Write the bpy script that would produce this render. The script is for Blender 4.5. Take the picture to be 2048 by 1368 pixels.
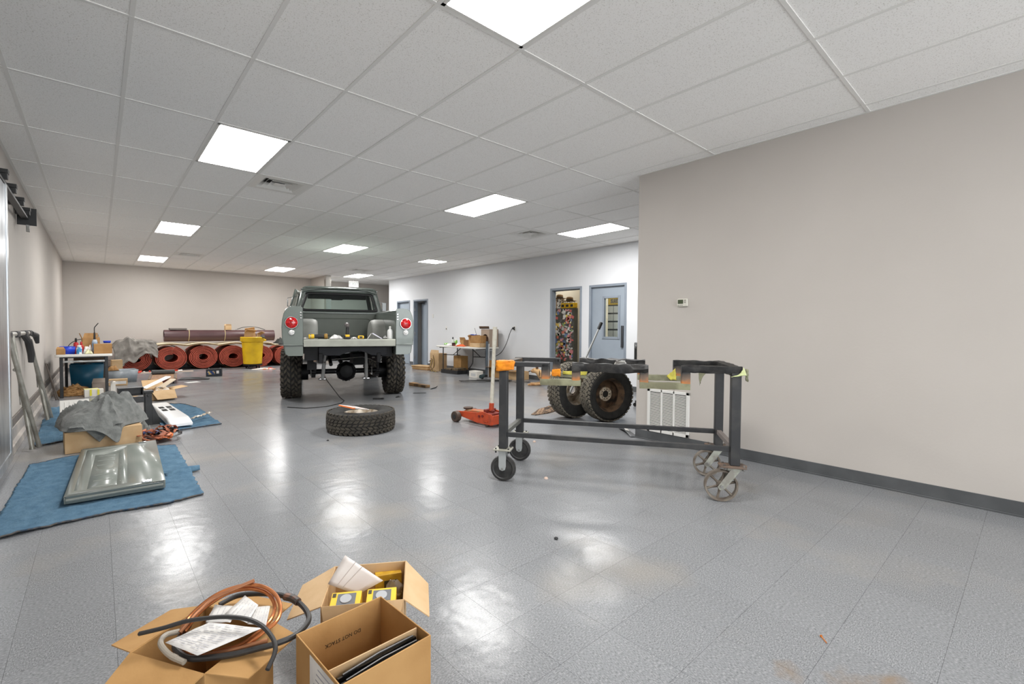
import bpy, bmesh, math, random
from mathutils import Matrix, Vector, noise as mnoise
sc = bpy.context.scene
for o in list(bpy.data.objects): bpy.data.objects.remove(o)
col = sc.collection
PI = math.pi
random.seed(7)

# ------------------------------------------------------------------ camera, world, exposure
CAM_H = 1.225
cam = bpy.data.cameras.new('camera'); cam_o = bpy.data.objects.new('camera', cam); col.objects.link(cam_o)
_yaw, _pit, _rol = 0.716275, -0.0266464, 0.0066207
_fw = Vector((math.sin(_yaw)*math.cos(_pit), math.cos(_yaw)*math.cos(_pit), math.sin(_pit)))
_rt = Vector((math.cos(_yaw), -math.sin(_yaw), 0)); _up = _rt.cross(_fw)
_r2 = _rt*math.cos(_rol)+_up*math.sin(_rol); _u2 = -_rt*math.sin(_rol)+_up*math.cos(_rol)
_m = Matrix((( _r2.x,_u2.x,-_fw.x,0),(_r2.y,_u2.y,-_fw.y,0),(_r2.z,_u2.z,-_fw.z,CAM_H),(0,0,0,1)))
cam_o.matrix_world = _m
cam.sensor_width = 36; cam.lens = 932.66*36/2048; cam.shift_x = 0.0082; cam.shift_y = -0.00093
cam.clip_start = 0.05; cam.clip_end = 200
sc.camera = cam_o
w = bpy.data.worlds.new('world'); sc.world = w; w.use_nodes = True
w.node_tree.nodes['Background'].inputs[0].default_value = (0.93, 0.97, 1.0, 1)
w.node_tree.nodes['Background'].inputs[1].default_value = 6.0
LAMP = 38.0
sc.view_settings.view_transform = 'Standard'; sc.view_settings.look = 'None'
sc.view_settings.exposure = 0.04; sc.view_settings.gamma = 1.0
sc.view_settings.use_curve_mapping = False
try:
    sc.cycles.use_denoising = True
    sc.cycles.max_bounces = 7; sc.cycles.diffuse_bounces = 5; sc.cycles.glossy_bounces = 3; sc.cycles.caustics_reflective = False; sc.cycles.caustics_refractive = False; sc.cycles.transparent_max_bounces = 12
except Exception: pass
CEIL = 2.944

# ------------------------------------------------------------------ helpers
def srgb(r, g, b):
    f = lambda c: (c/255/12.92) if c/255 <= 0.04045 else ((c/255+0.055)/1.055)**2.4
    return (f(r), f(g), f(b))
MATS = {}
def mat(name, c, rough=0.5, metal=0.0, c2=None, scale=8.0, detail=3.0, lo=0.4, hi=0.6, bump=0.0, bscale=None, coat=0.0, spec=0.5, emit=0.0, stretch=None, sheen=0):
    """principled material; optional second colour by noise (wear, grain) and fine bump"""
    if name in MATS: return MATS[name]
    m = bpy.data.materials.new(name); m.use_nodes = True
    nt = m.node_tree; b = nt.nodes['Principled BSDF']
    b.inputs['Base Color'].default_value = (*c, 1); b.inputs['Roughness'].default_value = rough
    b.inputs['Metallic'].default_value = metal; b.inputs['Specular IOR Level'].default_value = spec
    b.inputs['Coat Weight'].default_value = coat; b.inputs['Coat Roughness'].default_value = 0.06
    if sheen: b.inputs['Sheen Weight'].default_value = sheen
    if emit: b.inputs['Emission Color'].default_value = (*c, 1); b.inputs['Emission Strength'].default_value = emit
    if c2 or bump:
        tc = nt.nodes.new('ShaderNodeTexCoord'); src = tc.outputs['Object']
        if stretch:
            mp = nt.nodes.new('ShaderNodeMapping'); mp.inputs['Scale'].default_value = stretch
            nt.links.new(src, mp.inputs[0]); src = mp.outputs[0]
        if c2:
            n = nt.nodes.new('ShaderNodeTexNoise'); n.inputs['Scale'].default_value = scale; n.inputs['Detail'].default_value = detail
            nt.links.new(src, n.inputs['Vector'])
            r = nt.nodes.new('ShaderNodeValToRGB'); r.color_ramp.elements[0].position = lo; r.color_ramp.elements[1].position = hi
            r.color_ramp.elements[0].color = (*c, 1); r.color_ramp.elements[1].color = (*c2, 1)
            nt.links.new(n.outputs['Fac'], r.inputs[0]); nt.links.new(r.outputs[0], b.inputs['Base Color'])
        if bump:
            n2 = nt.nodes.new('ShaderNodeTexNoise'); n2.inputs['Scale'].default_value = bscale or scale*4; n2.inputs['Detail'].default_value = 4
            nt.links.new(src, n2.inputs['Vector'])
            bp = nt.nodes.new('ShaderNodeBump'); bp.inputs['Strength'].default_value = bump; bp.inputs['Distance'].default_value = 0.01
            nt.links.new(n2.outputs['Fac'], bp.inputs['Height']); nt.links.new(bp.outputs[0], b.inputs['Normal'])
    MATS[name] = m
    return m
def glass(name, tint, refl=1.0):
    if name in MATS: return MATS[name]
    m = bpy.data.materials.new(name); m.use_nodes = True; nt = m.node_tree; nt.nodes.clear()
    o = nt.nodes.new('ShaderNodeOutputMaterial'); t = nt.nodes.new('ShaderNodeBsdfTransparent'); g = nt.nodes.new('ShaderNodeBsdfGlossy')
    t.inputs[0].default_value = (*tint, 1); g.inputs['Roughness'].default_value = 0.02
    fr = nt.nodes.new('ShaderNodeFresnel'); fr.inputs[0].default_value = 1.5
    mx = nt.nodes.new('ShaderNodeMixShader'); nt.links.new(fr.outputs[0], mx.inputs[0]); nt.links.new(t.outputs[0], mx.inputs[1]); nt.links.new(g.outputs[0], mx.inputs[2])
    nt.links.new(mx.outputs[0], o.inputs[0]); MATS[name] = m
    return m
def TR(loc=(0,0,0), rz=0, rx=0, ry=0):
    return Matrix.Translation(loc) @ Matrix.Rotation(rz,4,'Z') @ Matrix.Rotation(ry,4,'Y') @ Matrix.Rotation(rx,4,'X')
class MB:
    def __init__(s): s.v=[]; s.f=[]
    def add(s, vs, fs, mx=None):
        k=len(s.v); s.v += [tuple((mx@Vector(p)) if mx else p) for p in vs]; s.f += [tuple(i+k for i in f) for f in fs]; return s
    def box(s, x0,x1,y0,y1,z0,z1, mx=None):
        return s.add([(x0,y0,z0),(x1,y0,z0),(x1,y1,z0),(x0,y1,z0),(x0,y0,z1),(x1,y0,z1),(x1,y1,z1),(x0,y1,z1)],
            [(0,3,2,1),(4,5,6,7),(0,1,5,4),(1,2,6,5),(2,3,7,6),(3,0,4,7)], mx)
    def prism(s, poly, z0, z1, mx=None):
        n=len(poly); return s.add([(x,y,z0) for x,y in poly]+[(x,y,z1) for x,y in poly],
            [tuple(range(n-1,-1,-1)), tuple(range(n,2*n))]+[(i,(i+1)%n,n+(i+1)%n,n+i) for i in range(n)], mx)
    def grid(s, fn, nu, nv, cu=False, cv=False, mx=None, caps=False):
        vs=[fn(i/(nu if cu else nu-1), j/(nv if cv else nv-1)) for i in range(nu) for j in range(nv)]
        fs=[]
        for i in range(nu if cu else nu-1):
            for j in range(nv if cv else nv-1):
                a=i*nv+j; b=((i+1)%nu)*nv+j; c=((i+1)%nu)*nv+(j+1)%nv; d=i*nv+(j+1)%nv
                fs.append((a,b,c,d))
        if caps and cv: fs += [tuple(range(nv-1,-1,-1)), tuple((nu-1)*nv+j for j in range(nv))]
        return s.add(vs,fs,mx)
    def loft(s, secs, closed=True, caps=True, mx=None):
        n=len(secs[0]); k=len(secs); vs=[p for q in secs for p in q]; fs=[]
        for i in range(k-1):
            for j in range(n if closed else n-1): fs.append((i*n+j,i*n+(j+1)%n,(i+1)*n+(j+1)%n,(i+1)*n+j))
        if caps and closed: fs += [tuple(range(n-1,-1,-1)), tuple((k-1)*n+j for j in range(n))]
        return s.add(vs,fs,mx)
    def tube(s, pts, r, n=8, closed=False, mx=None):
        pts=[Vector(p) for p in pts]; k=len(pts); secs=[]; prev=None
        for i,p in enumerate(pts):
            if closed: t=(pts[(i+1)%k]-pts[i-1])
            else: t=pts[min(i+1,k-1)]-pts[max(i-1,0)]
            t.normalize()
            if prev is None: u=t.orthogonal().normalized()
            else:
                u=prev-t*prev.dot(t)
                u = u.normalized() if u.length>1e-6 else t.orthogonal().normalized()
            prev=u; w2=t.cross(u); rr=r[i] if isinstance(r,(list,tuple)) else r
            secs.append([tuple(p+(u*math.cos(2*PI*a/n)+w2*math.sin(2*PI*a/n))*rr) for a in range(n)])
        if closed:
            # close by matching nearest rotation
            first=secs[0]; last=Vector(secs[-1][0]); off=min(range(n),key=lambda a:(Vector(first[a])-last).length)
            secs.append(first[off:]+first[:off]); return s.loft(secs,True,False,mx)
        return s.loft(secs,True,True,mx)
    def cyl(s, p, q, r, r2=None, n=16, mx=None): return s.tube([p,q],[r,r if r2 is None else r2],n,mx=mx)
    def lathe(s, prof, n=32, mx=None, closed=False):
        """prof (r,z) turned about z; closed joins last to first"""
        secs=[[(r*math.cos(2*PI*a/n),r*math.sin(2*PI*a/n),z) for r,z in prof] for a in range(n)]
        m=len(prof); vs=[p for q in secs for p in q]; fs=[]
        for a in range(n):
            for j in range(m if closed else m-1):
                fs.append((a*m+j,((a+1)%n)*m+j,((a+1)%n)*m+(j+1)%m,a*m+(j+1)%m))
        return s.add(vs,fs,mx)
    def ball(s, c, r, n=12, sx=1, sy=1, sz=1, mx=None):
        return s.grid(lambda u,v:(c[0]+r*sx*math.sin(PI*u)*math.cos(2*PI*v),c[1]+r*sy*math.sin(PI*u)*math.sin(2*PI*v),c[2]+r*sz*math.cos(PI*u)),n,n*2,False,True,mx)
    def ring(s, outer, inner, mx=None):
        n=len(outer); return s.add(list(outer)+list(inner),[(i,(i+1)%n,n+(i+1)%n,n+i) for i in range(n)],mx)
    def build(s, name, m, parent=None, bevel=0, seg=2, smooth=35, solid=0, sub=0, weld=0, off=0):
        me=bpy.data.meshes.new(name); me.from_pydata(s.v,[],s.f)
        if weld:
            bm=bmesh.new(); bm.from_mesh(me); bmesh.ops.remove_doubles(bm,verts=bm.verts,dist=weld); bm.to_mesh(me); bm.free()
        bm=bmesh.new(); bm.from_mesh(me); bmesh.ops.recalc_face_normals(bm,faces=bm.faces); bm.to_mesh(me); bm.free()
        me.materials.append(m)
        if smooth:
            me.polygons.foreach_set('use_smooth',[True]*len(me.polygons)); me.set_sharp_from_angle(angle=math.radians(smooth))
        o=bpy.data.objects.new(name,me); col.objects.link(o); o.parent=parent
        if solid:
            d=o.modifiers.new('solid','SOLIDIFY'); d.thickness=solid; d.offset=off
        if bevel:
            d=o.modifiers.new('bevel','BEVEL'); d.width=bevel; d.segments=seg; d.limit_method='ANGLE'; d.angle_limit=math.radians(40)
        if sub:
            d=o.modifiers.new('sub','SUBSURF'); d.levels=sub; d.render_levels=sub
        return o
def tag(o, label=None, cat=None, group=None, kind=None):
    if label: o['label']=label
    if cat: o['category']=cat
    if group: o['group']=group
    if kind: o['kind']=kind
    return o
def thing(name, label, cat, loc=(0,0,0), rz=0, group=None, rx=0, ry=0):
    o=bpy.data.objects.new(name,None); col.objects.link(o); o.empty_display_size=0.05
    o.matrix_world=TR(loc,rz,rx,ry); return tag(o,label,cat,group)
def inst(src, name, parent, loc=None, rz=None, mx=None, m=None):
    o=src.copy(); o.name=name; col.objects.link(o); o.parent=parent
    for k in list(o.keys()):
        if k in ('label','category','group'): del o[k]
    if mx is not None: o.matrix_basis=mx
    else:
        o.matrix_basis=TR(loc,rz or 0)
    if m: o.material_slots[0].link='OBJECT'; o.material_slots[0].material=m
    return o
def dup(root, mx, label, group=None):
    r=root.copy(); col.objects.link(r); r.matrix_world=mx; r['label']=label
    if group: r['group']=group
    for ch in list(root.children):
        c=ch.copy(); col.objects.link(c); c.parent=r
        for g in ch.children:
            d=g.copy(); col.objects.link(d); d.parent=c
    return r
def at(o, loc, rz=0, rx=0, ry=0): o.matrix_world=TR(loc,rz,rx,ry); return o
def rrect(w, h, r, n=5, cx=0, cy=0):
    """rounded rectangle outline, counter-clockwise, centred"""
    pts=[]
    for (sx,sy,a0) in ((1,1,0),(-1,1,PI/2),(-1,-1,PI),(1,-1,3*PI/2)):
        for i in range(n):
            a=a0+PI/2*i/(n-1); pts.append((cx+sx*(w/2-r)+r*math.cos(a), cy+sy*(h/2-r)+r*math.sin(a)))
    return pts
def fbm(x,y,z=0,o=3): return sum(mnoise.noise(Vector((x,y,z+7*k))*2**k)/2**k for k in range(o))

# ------------------------------------------------------------------ surface materials
def floor_material():
    m=bpy.data.materials.new('vinyl_tile'); m.use_nodes=True; nt=m.node_tree; N=nt.nodes; L=nt.links; b=N['Principled BSDF']
    g=N.new('ShaderNodeNewGeometry'); sep=N.new('ShaderNodeSeparateXYZ'); L.new(g.outputs['Position'],sep.inputs[0])
    def mth(op,a,bb=None):
        n=N.new('ShaderNodeMath'); n.operation=op
        for k,vv in enumerate((a,bb)):
            if vv is None: continue
            if isinstance(vv,(int,float)): n.inputs[k].default_value=vv
            else: L.new(vv,n.inputs[k])
        return n.outputs[0]
    ix=mth('FLOOR',mth('DIVIDE',mth('SUBTRACT',sep.outputs[0],0.650),0.3048)); iy=mth('FLOOR',mth('DIVIDE',mth('SUBTRACT',sep.outputs[1],0.509),0.3048))
    cmb=N.new('ShaderNodeCombineXYZ'); L.new(ix,cmb.inputs[0]); L.new(iy,cmb.inputs[1])
    wn=N.new('ShaderNodeTexWhiteNoise'); L.new(cmb.outputs[0],wn.inputs['Vector'])
    # chip flecks, grain turned a quarter on every other tile
    par=mth('MODULO',mth('ABSOLUTE',mth('ADD',ix,iy)),2.0)
    def fleck(sc3):
        mp=N.new('ShaderNodeMapping'); mp.inputs['Scale'].default_value=sc3; L.new(g.outputs['Position'],mp.inputs[0])
        n=N.new('ShaderNodeTexNoise'); n.inputs['Scale'].default_value=1; n.inputs['Detail'].default_value=2.5; n.inputs['Roughness'].default_value=0.65; L.new(mp.outputs[0],n.inputs['Vector']); return n.outputs['Fac']
    mixf=N.new('ShaderNodeMix'); L.new(par,mixf.inputs[0]); L.new(fleck((95,230,120)),mixf.inputs[2]); L.new(fleck((230,95,120)),mixf.inputs[3])
    r=N.new('ShaderNodeValToRGB'); e=r.color_ramp.elements
    e[0].position=0.30; e[0].color=(*srgb(94,96,98),1); e[1].position=0.70; e[1].color=(*srgb(163,164,165),1)
    k=e.new(0.45); k.color=(*srgb(127,129,132),1); k=e.new(0.56); k.color=(*srgb(136,138,141),1)
    L.new(mixf.outputs[0],r.inputs[0])
    # tile to tile tone
    hsv=N.new('ShaderNodeHueSaturation'); L.new(r.outputs[0],hsv.inputs['Color']); L.new(mth('ADD',mth('MULTIPLY',wn.outputs['Value'],0.07),0.965),hsv.inputs['Value'])
    # rusty stains with their own patches
    n3=N.new('ShaderNodeTexNoise'); n3.inputs['Scale'].default_value=1.1; n3.inputs['Detail'].default_value=5; L.new(g.outputs['Position'],n3.inputs['Vector'])
    rs=N.new('ShaderNodeValToRGB'); rs.color_ramp.elements[0].position=0.53; rs.color_ramp.elements[0].color=(0,0,0,1); rs.color_ramp.elements[1].position=0.75; rs.color_ramp.elements[1].color=(0.5,0.5,0.5,1)
    L.new(n3.outputs['Fac'],rs.inputs[0])
    mx=N.new('ShaderNodeMix'); mx.data_type='RGBA'; L.new(rs.outputs[0],mx.inputs[0]); L.new(hsv.outputs[0],mx.inputs[6]); mx.inputs[7].default_value=(*srgb(158,150,138),1)
    nn=N.new('ShaderNodeTexNoise'); nn.inputs['Scale'].default_value=14; nn.inputs['Detail'].default_value=3; L.new(g.outputs['Position'],nn.inputs['Vector'])
    def spot(x,y,sx,sy):
        mp=N.new('ShaderNodeMapping'); mp.vector_type='POINT'; mp.inputs['Location'].default_value=(-x/sx,-y/sy,0); mp.inputs['Scale'].default_value=(1/sx,1/sy,1); L.new(g.outputs['Position'],mp.inputs[0])
        l=N.new('ShaderNodeVectorMath'); l.operation='LENGTH'; L.new(mp.outputs[0],l.inputs[0])
        v=mth('SUBTRACT',1.0,mth('ADD',l.outputs['Value'],mth('MULTIPLY',mth('SUBTRACT',nn.outputs['Fac'],0.5),2.4)))
        c=N.new('ShaderNodeClamp'); L.new(mth('MULTIPLY',v,0.55),c.inputs[0]); c.inputs['Max'].default_value=0.5; return c.outputs[0]
    f=mth('ADD',spot(1.93,0.37,0.16,0.10),mth('ADD',spot(1.86,0.56,0.07,0.05),spot(2.06,0.30,0.10,0.07)))
    m2=N.new('ShaderNodeMix'); m2.data_type='RGBA'; L.new(f,m2.inputs[0]); L.new(mx.outputs[2],m2.inputs[6]); m2.inputs[7].default_value=(*srgb(132,112,90),1)
    L.new(m2.outputs[2],b.inputs['Base Color'])
    nr=N.new('ShaderNodeTexNoise'); nr.inputs['Scale'].default_value=2.2; nr.inputs['Detail'].default_value=3; L.new(g.outputs['Position'],nr.inputs['Vector'])
    L.new(mth('ADD',mth('MULTIPLY',nr.outputs['Fac'],0.20),0.12),b.inputs['Roughness']); b.inputs['Specular IOR Level'].default_value=0.17
    nb=N.new('ShaderNodeTexNoise'); nb.inputs['Scale'].default_value=9; nb.inputs['Detail'].default_value=2; L.new(g.outputs['Position'],nb.inputs['Vector'])
    bp=N.new('ShaderNodeBump'); bp.inputs['Strength'].default_value=0.10; bp.inputs['Distance'].default_value=0.02; L.new(nb.outputs['Fac'],bp.inputs['Height']); L.new(bp.outputs[0],b.inputs['Normal'])
    return m
def ceiling_material():
    m=bpy.data.materials.new('acoustic_panel'); m.use_nodes=True; nt=m.node_tree; N=nt.nodes; L=nt.links; b=N['Principled BSDF']
    g=N.new('ShaderNodeNewGeometry'); n=N.new('ShaderNodeTexNoise'); n.inputs['Scale'].default_value=130; n.inputs['Detail'].default_value=2; L.new(g.outputs['Position'],n.inputs['Vector'])
    r=N.new('ShaderNodeValToRGB'); r.color_ramp.elements[0].position=0.33; r.color_ramp.elements[0].color=(*srgb(222,220,216),1); r.color_ramp.elements[1].position=0.42; r.color_ramp.elements[1].color=(*srgb(250,249,247),1)
    L.new(n.outputs['Fac'],r.inputs[0]); L.new(r.outputs[0],b.inputs['Base Color']); b.inputs['Roughness'].default_value=0.95; b.inputs['Specular IOR Level'].default_value=0.1
    bp=N.new('ShaderNodeBump'); bp.inputs['Strength'].default_value=0.25; bp.inputs['Distance'].default_value=0.004; L.new(n.outputs['Fac'],bp.inputs['Height']); L.new(bp.outputs[0],b.inputs['Normal'])
    return m
M_floor=floor_material(); M_ceil=ceiling_material()
M_wall=mat('wall_paint',srgb(194,188,182),0.75,c2=srgb(190,184,178),scale=1.3,lo=0.3,hi=0.7,bump=0.06,bscale=60,spec=0.3)
M_walld=mat('wall_paint_cool',srgb(222,224,227),0.7,c2=srgb(218,220,224),scale=1.0,lo=0.3,hi=0.7,bump=0.05,bscale=60,spec=0.3)
M_tee=mat('ceiling_tee',srgb(231,230,227),0.5)
M_base=mat('vinyl_baseboard',srgb(88,90,92),0.45,c2=srgb(78,80,82),scale=5)
M_seam=mat('seam_filler',srgb(112,110,107),0.8)
M_frame=mat('door_frame_paint',srgb(138,147,158),0.4,c2=srgb(131,140,151),scale=3)
M_white=mat('white_plastic',srgb(226,225,221),0.4)
M_black=mat('black_plastic',srgb(28,28,29),0.45)
M_blackmetal=mat('black_steel',srgb(40,41,43),0.45,c2=srgb(58,58,58),scale=9,lo=0.5,hi=0.75,metal=0.2)
M_steel=mat('bare_steel',srgb(170,170,168),0.35,metal=0.8,c2=srgb(130,128,124),scale=14)
M_chrome=mat('chrome',srgb(225,226,228),0.08,metal=1.0)
M_galv=mat('galvanised',srgb(176,180,184),0.3,metal=0.75,c2=srgb(140,145,152),scale=6,stretch=(3,3,0.4))
M_lamp=bpy.data.materials.new('lamp_diffuser'); M_lamp.use_nodes=True
_b=M_lamp.node_tree.nodes['Principled BSDF']; _b.inputs['Base Color'].default_value=(.9,.9,.9,1); _b.inputs['Emission Color'].default_value=(1,0.985,0.96,1); _b.inputs['Emission Strength'].default_value=LAMP

# ------------------------------------------------------------------ floor
GX, GY, TS = 0.650, 0.509, 0.3048
X0, X1, Y0, Y1 = -0.68, 7.95, -5.0, 17.0
slab=tag(MB().box(-1.2,11.5,-5.2,18.4,-0.12,-0.0035).build('floor',M_seam,smooth=0),kind='structure')
tile_mb=MB().box(-TS/2+0.0004,TS/2-0.0004,-TS/2+0.0004,TS/2-0.0004,-0.0034,0)
tile_src=None; cells=[]
for i in range(-7,36):
    for j in range(-19,59):
        cx, cy = GX+(i+.5)*TS, GY+(j+.5)*TS
        if cx-TS/2>11.4 or cy<-5 or cy>18.2 or cx<-1.1: continue
        d=Vector((cx,cy,-CAM_H)); dep=d.dot(_fw)
        vis = dep>0.5 and abs(d.dot(_r2)/dep)<1.16 and d.dot(_u2)/dep>-0.80 and cx<4.75+3.3*(cy>2.6) and cx>-0.8
        cells.append((dep if vis else 99, cx, cy))
cells.sort()
rest=MB()
for n,(dep,cx,cy) in enumerate(cells):
    if n<300 and dep<99:
        if tile_src is None:
            tile_src=tile_mb.build('floor_tile',M_floor,slab,smooth=0); tile_src.location=(cx,cy,0)
        else: inst(tile_src,'floor_tile',slab,(cx,cy,0))
    else: rest.add(tile_mb.v,tile_mb.f,Matrix.Translation((cx,cy,0)))
tag(rest.build('floor_tile_field',M_floor,slab,smooth=0),kind='stuff')

# ------------------------------------------------------------------ walls
def wall(name,segs,m=M_wall):
    mb=MB()
    for s in segs: mb.box(*s)
    return tag(mb.build(name,m,smooth=0),kind='structure')
wall('wall_left',[(-0.80,-0.68,-5.0,17.07,0.0,CEIL+0.1)])
wall('wall_far',[(-0.80,5.76,16.95,17.07,0,CEIL+0.1)])
wall('wall_stub',[(5.70,5.86,15.50,16.95,0,CEIL+0.1)])
wall('wall_hall',[(5.76,10.4,17.35,17.47,0,CEIL+0.1),(10.3,10.4,15.45,17.35,0,CEIL+0.1)])
wall('wall_near',[(4.60,4.75,-5.0,2.985,0,CEIL+0.1)])
wall('wall_light_stop',[(4.75,8.07,0.9,1.0,0,CEIL+0.1)])  # added unseen wall, closes the gap so light cannot leak in
OPEN=[(5.46,6.295),(6.60,7.435),(12.865,13.668),(13.999,14.804)]; OH=2.11
segs=[]; y=1.0
for a,b in OPEN: segs.append((7.95,8.07,y,a,0,CEIL+0.1)); segs.append((7.95,8.07,a,b,OH,CEIL+0.1)); y=b
segs.append((7.95,8.07,y,15.45,0,CEIL+0.1)); segs.append((8.07,10.4,15.33,15.45,0,CEIL+0.1))
wall('wall_right',segs,M_walld)
wall('wall_workroom',[(10.3,10.4,3.0,8.4,0,CEIL+0.1),(8.07,10.3,8.3,8.4,0,CEIL+0.1),(8.07,10.3,6.40,6.48,0,CEIL+0.1),(8.07,10.3,3.0,3.1,0,CEIL+0.1)],mat('wall_beige',srgb(196,188,170),0.8))
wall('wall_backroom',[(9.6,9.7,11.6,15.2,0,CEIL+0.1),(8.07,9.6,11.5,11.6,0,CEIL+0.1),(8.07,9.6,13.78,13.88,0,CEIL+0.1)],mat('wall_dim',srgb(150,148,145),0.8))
# skirting
def base(name,boxes,m=M_base): return tag(sum_boxes(boxes).build(name,m,bevel=0.004,smooth=0),kind='structure')
def sum_boxes(bs):
    mb=MB()
    for b in bs: mb.box(*b)
    return mb
base('baseboard_near',[(4.594,4.60,-5,2.985,0.003,0.102),(4.588,4.60,-5,2.985,0.0,0.012),(4.594,4.75,2.985,2.991,0.003,0.102)])
bb=[]; y=1.0
for a,b in [(5.408,6.346),(6.55,7.485),(12.814,13.718),(13.949,14.854)]: bb.append((7.944,7.95,y,a,0,0.102)); y=b
bb.append((7.944,7.95,y,15.45,0,0.102))
base('baseboard_right',bb)
base('baseboard_far',[(-0.68,5.70,16.944,16.95,0,0.102),(5.694,5.70,15.5,16.95,0,0.102),(5.86,10.3,17.344,17.35,0,0.102)])
base('baseboard_left',[(-0.68,-0.662,5.95,16.95,0.19,0.275)],mat('brown_base',srgb(112,104,98),0.5,c2=srgb(96,92,90),scale=6))
tag(MB().prism([(-0.68,0.0),(-0.61,0.0),(-0.615,0.075),(-0.645,0.085),(-0.655,0.19),(-0.68,0.19)],0,1,Matrix(((1,0,0,0),(0,0,22.0,-5.05),(0,1,0,0),(0,0,0,1)))).build('trim_curb',mat('curb_paint',srgb(190,182,174),0.35,c2=srgb(150,146,144),scale=4,lo=0.35,hi=0.65),bevel=0.004),kind='structure')
tag(MB().box(-0.68,0.95,16.93,16.95,0.66,0.70).box(-0.3,1.3,16.935,16.95,0.28,0.66).build('trim_panel',M_wall,bevel=0.004,smooth=0),kind='structure')

# ------------------------------------------------------------------ ceiling: grid of lay-in panels
CX0, CY0, DX, DY = -0.4449, 3.3612, 0.6096, 1.2192
ceil_o=tag(MB().box(-0.8,10.4,-5.1,17.5,CEIL+0.06,CEIL+0.12).build('ceiling',M_white,smooth=0),kind='structure')
LIGHTS=[(3,-2,1),(2,1,1),(2,5,1),(2,9,1),(7,1,1),(7,5,1),(7,9,1),(11,1,1),(11,5.5,.5),(11,9,1)]
LIT={(i,int(j)) for i,j,h in LIGHTS}
VENTS=[(3,2.0),(10,2.0),(3,8.0),(10,8.0)]
# out of frame behind the camera the row goes on
LIT|={(3,-6)}
def span(i): return max(CX0+i*DX,-0.68), min(CX0+(i+1)*DX,10.3)
pan={}
def panel(x0,x1,y0,y1):
    key=(round(x1-x0,3),round(y1-y0,3))
    if key not in pan:
        a,b=(x1-x0)/2-0.010,(y1-y0)/2-0.010
        o=MB().box(-a,a,-b,b,0.004,0.022).build('ceiling_panel',M_ceil,ceil_o,smooth=0); o.location=((x0+x1)/2,(y0+y1)/2,CEIL); pan[key]=o
    else: inst(pan[key],'ceiling_panel',ceil_o,((x0+x1)/2,(y0+y1)/2,CEIL))
VENTC={(i,int(j)) for i,j in VENTS}
for i in range(-1,18):
    for j in range(-7,12):
        a,b=CX0+i*DX,CX0+(i+1)*DX; c,d=CY0+j*DY,CY0+(j+1)*DY
        a=max(a,-0.68); d=min(d,17.35 if a>5.7 else 16.95); c=max(c,-5.05)
        if b-a<0.05 or d-c<0.05: continue
        if a>=4.62 and d<1.0: continue
        if a<4.6<b and d<2.985: b=4.60
        if a<4.6<b and c<2.985: pass
        if a>=7.95: 
            if c<15.3: continue
        if a<7.95<b and d<15.45: b=7.95
        if (i,j) in LIT:
            if (i,j)==(11,5): panel(a,b,c,c+DY/2)
            continue
        if (i,j) in VENTC:
            panel(a,b,c+DY/2,d); continue
        panel(a,b,c,d)
tee_x=MB().box(-0.0118,0.0118,0,1,-0.0005,0.006); tx=None
mainA=[]
for i in range(0,15):
    x=CX0+i*DX
    y0=-5 if x<4.6 else 1.0
    o=MB().box(x-0.0118,x+0.0118,y0,17.3 if x>5.76 else 16.95,CEIL-0.0006,CEIL+0.005).build('cross_tee_line',M_tee,ceil_o,smooth=0)
for j in range(-6,12):
    y=CY0+j*DY
    x1=4.6 if y<2.985 else (7.95 if y<15.45 else 10.3)
    MB().box(-0.68,x1,y-0.0118,y+0.0118,CEIL-0.0009,CEIL+0.005).build('main_tee_line',M_tee,ceil_o,smooth=0)
mb=MB()
for b in [(-0.68,-0.655,-5,16.95),(4.578,4.60,-5,2.985),(4.578,4.76,2.985,3.005),(7.928,7.95,1,15.45),(-0.68,5.70,16.93,16.95),(5.86,10.3,17.33,17.35),(5.68,5.70,15.5,16.95)]: mb.box(*b,CEIL-0.0012,CEIL+0.006)
mb.build('wall_angle',M_tee,ceil_o,smooth=0)
for a in (9.2,): pass
LL=['large bright ceiling light panel cut off by the top edge of the photo',
 'bright ceiling light panel at left, just in front of the square air vent',
 'middle one of the three ceiling light panels over the left table',
 'farthest ceiling light panel on the left, closest to the back wall above the rolls',
 'ceiling light panel above the white jack handle, nearest of the centre row',
 'ceiling light panel right above the truck cab, middle of the centre row',
 'small distant ceiling light panel just left of the truck cab roof',
 'ceiling light panel nearest the corner of the near wall, above the two doors',
 'square half-size ceiling light panel above the folding table by the right wall',
 'distant ceiling light panel right above the exit sign']
def ceiling_light(i,j,h,label):
    x0,x1=CX0+i*DX+0.012,CX0+(i+1)*DX-0.012; y0=CY0+j*DY+0.012; y1=CY0+(j+h)*DY-0.012
    t=thing('ceiling_light',label,'ceiling light',((x0+x1)/2,(y0+y1)/2,CEIL),group='lay-in ceiling light panels')
    a,b=(x1-x0)/2,(y1-y0)/2
    mb=MB(); mb.box(-a,a,-b,-b+.022,-.002,.05).box(-a,a,b-.022,b,-.002,.05).box(-a,-a+.022,-b,b,-.002,.05).box(a-.022,a,-b,b,-.002,.05)
    mb.build('frame',M_white,t,smooth=0)
    MB().add([(-a+.022,-b+.022,.004),(-a+.022,b-.022,.004),(a-.022,b-.022,.004),(a-.022,-b+.022,.004)],[(0,1,2,3)]).build('diffuser',M_lamp,t,smooth=0)
for (i,j,h),l in zip(LIGHTS,LL): ceiling_light(i,j,h,l)
ceiling_light(3,-6,1,'ceiling light panel behind the camera')
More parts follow.
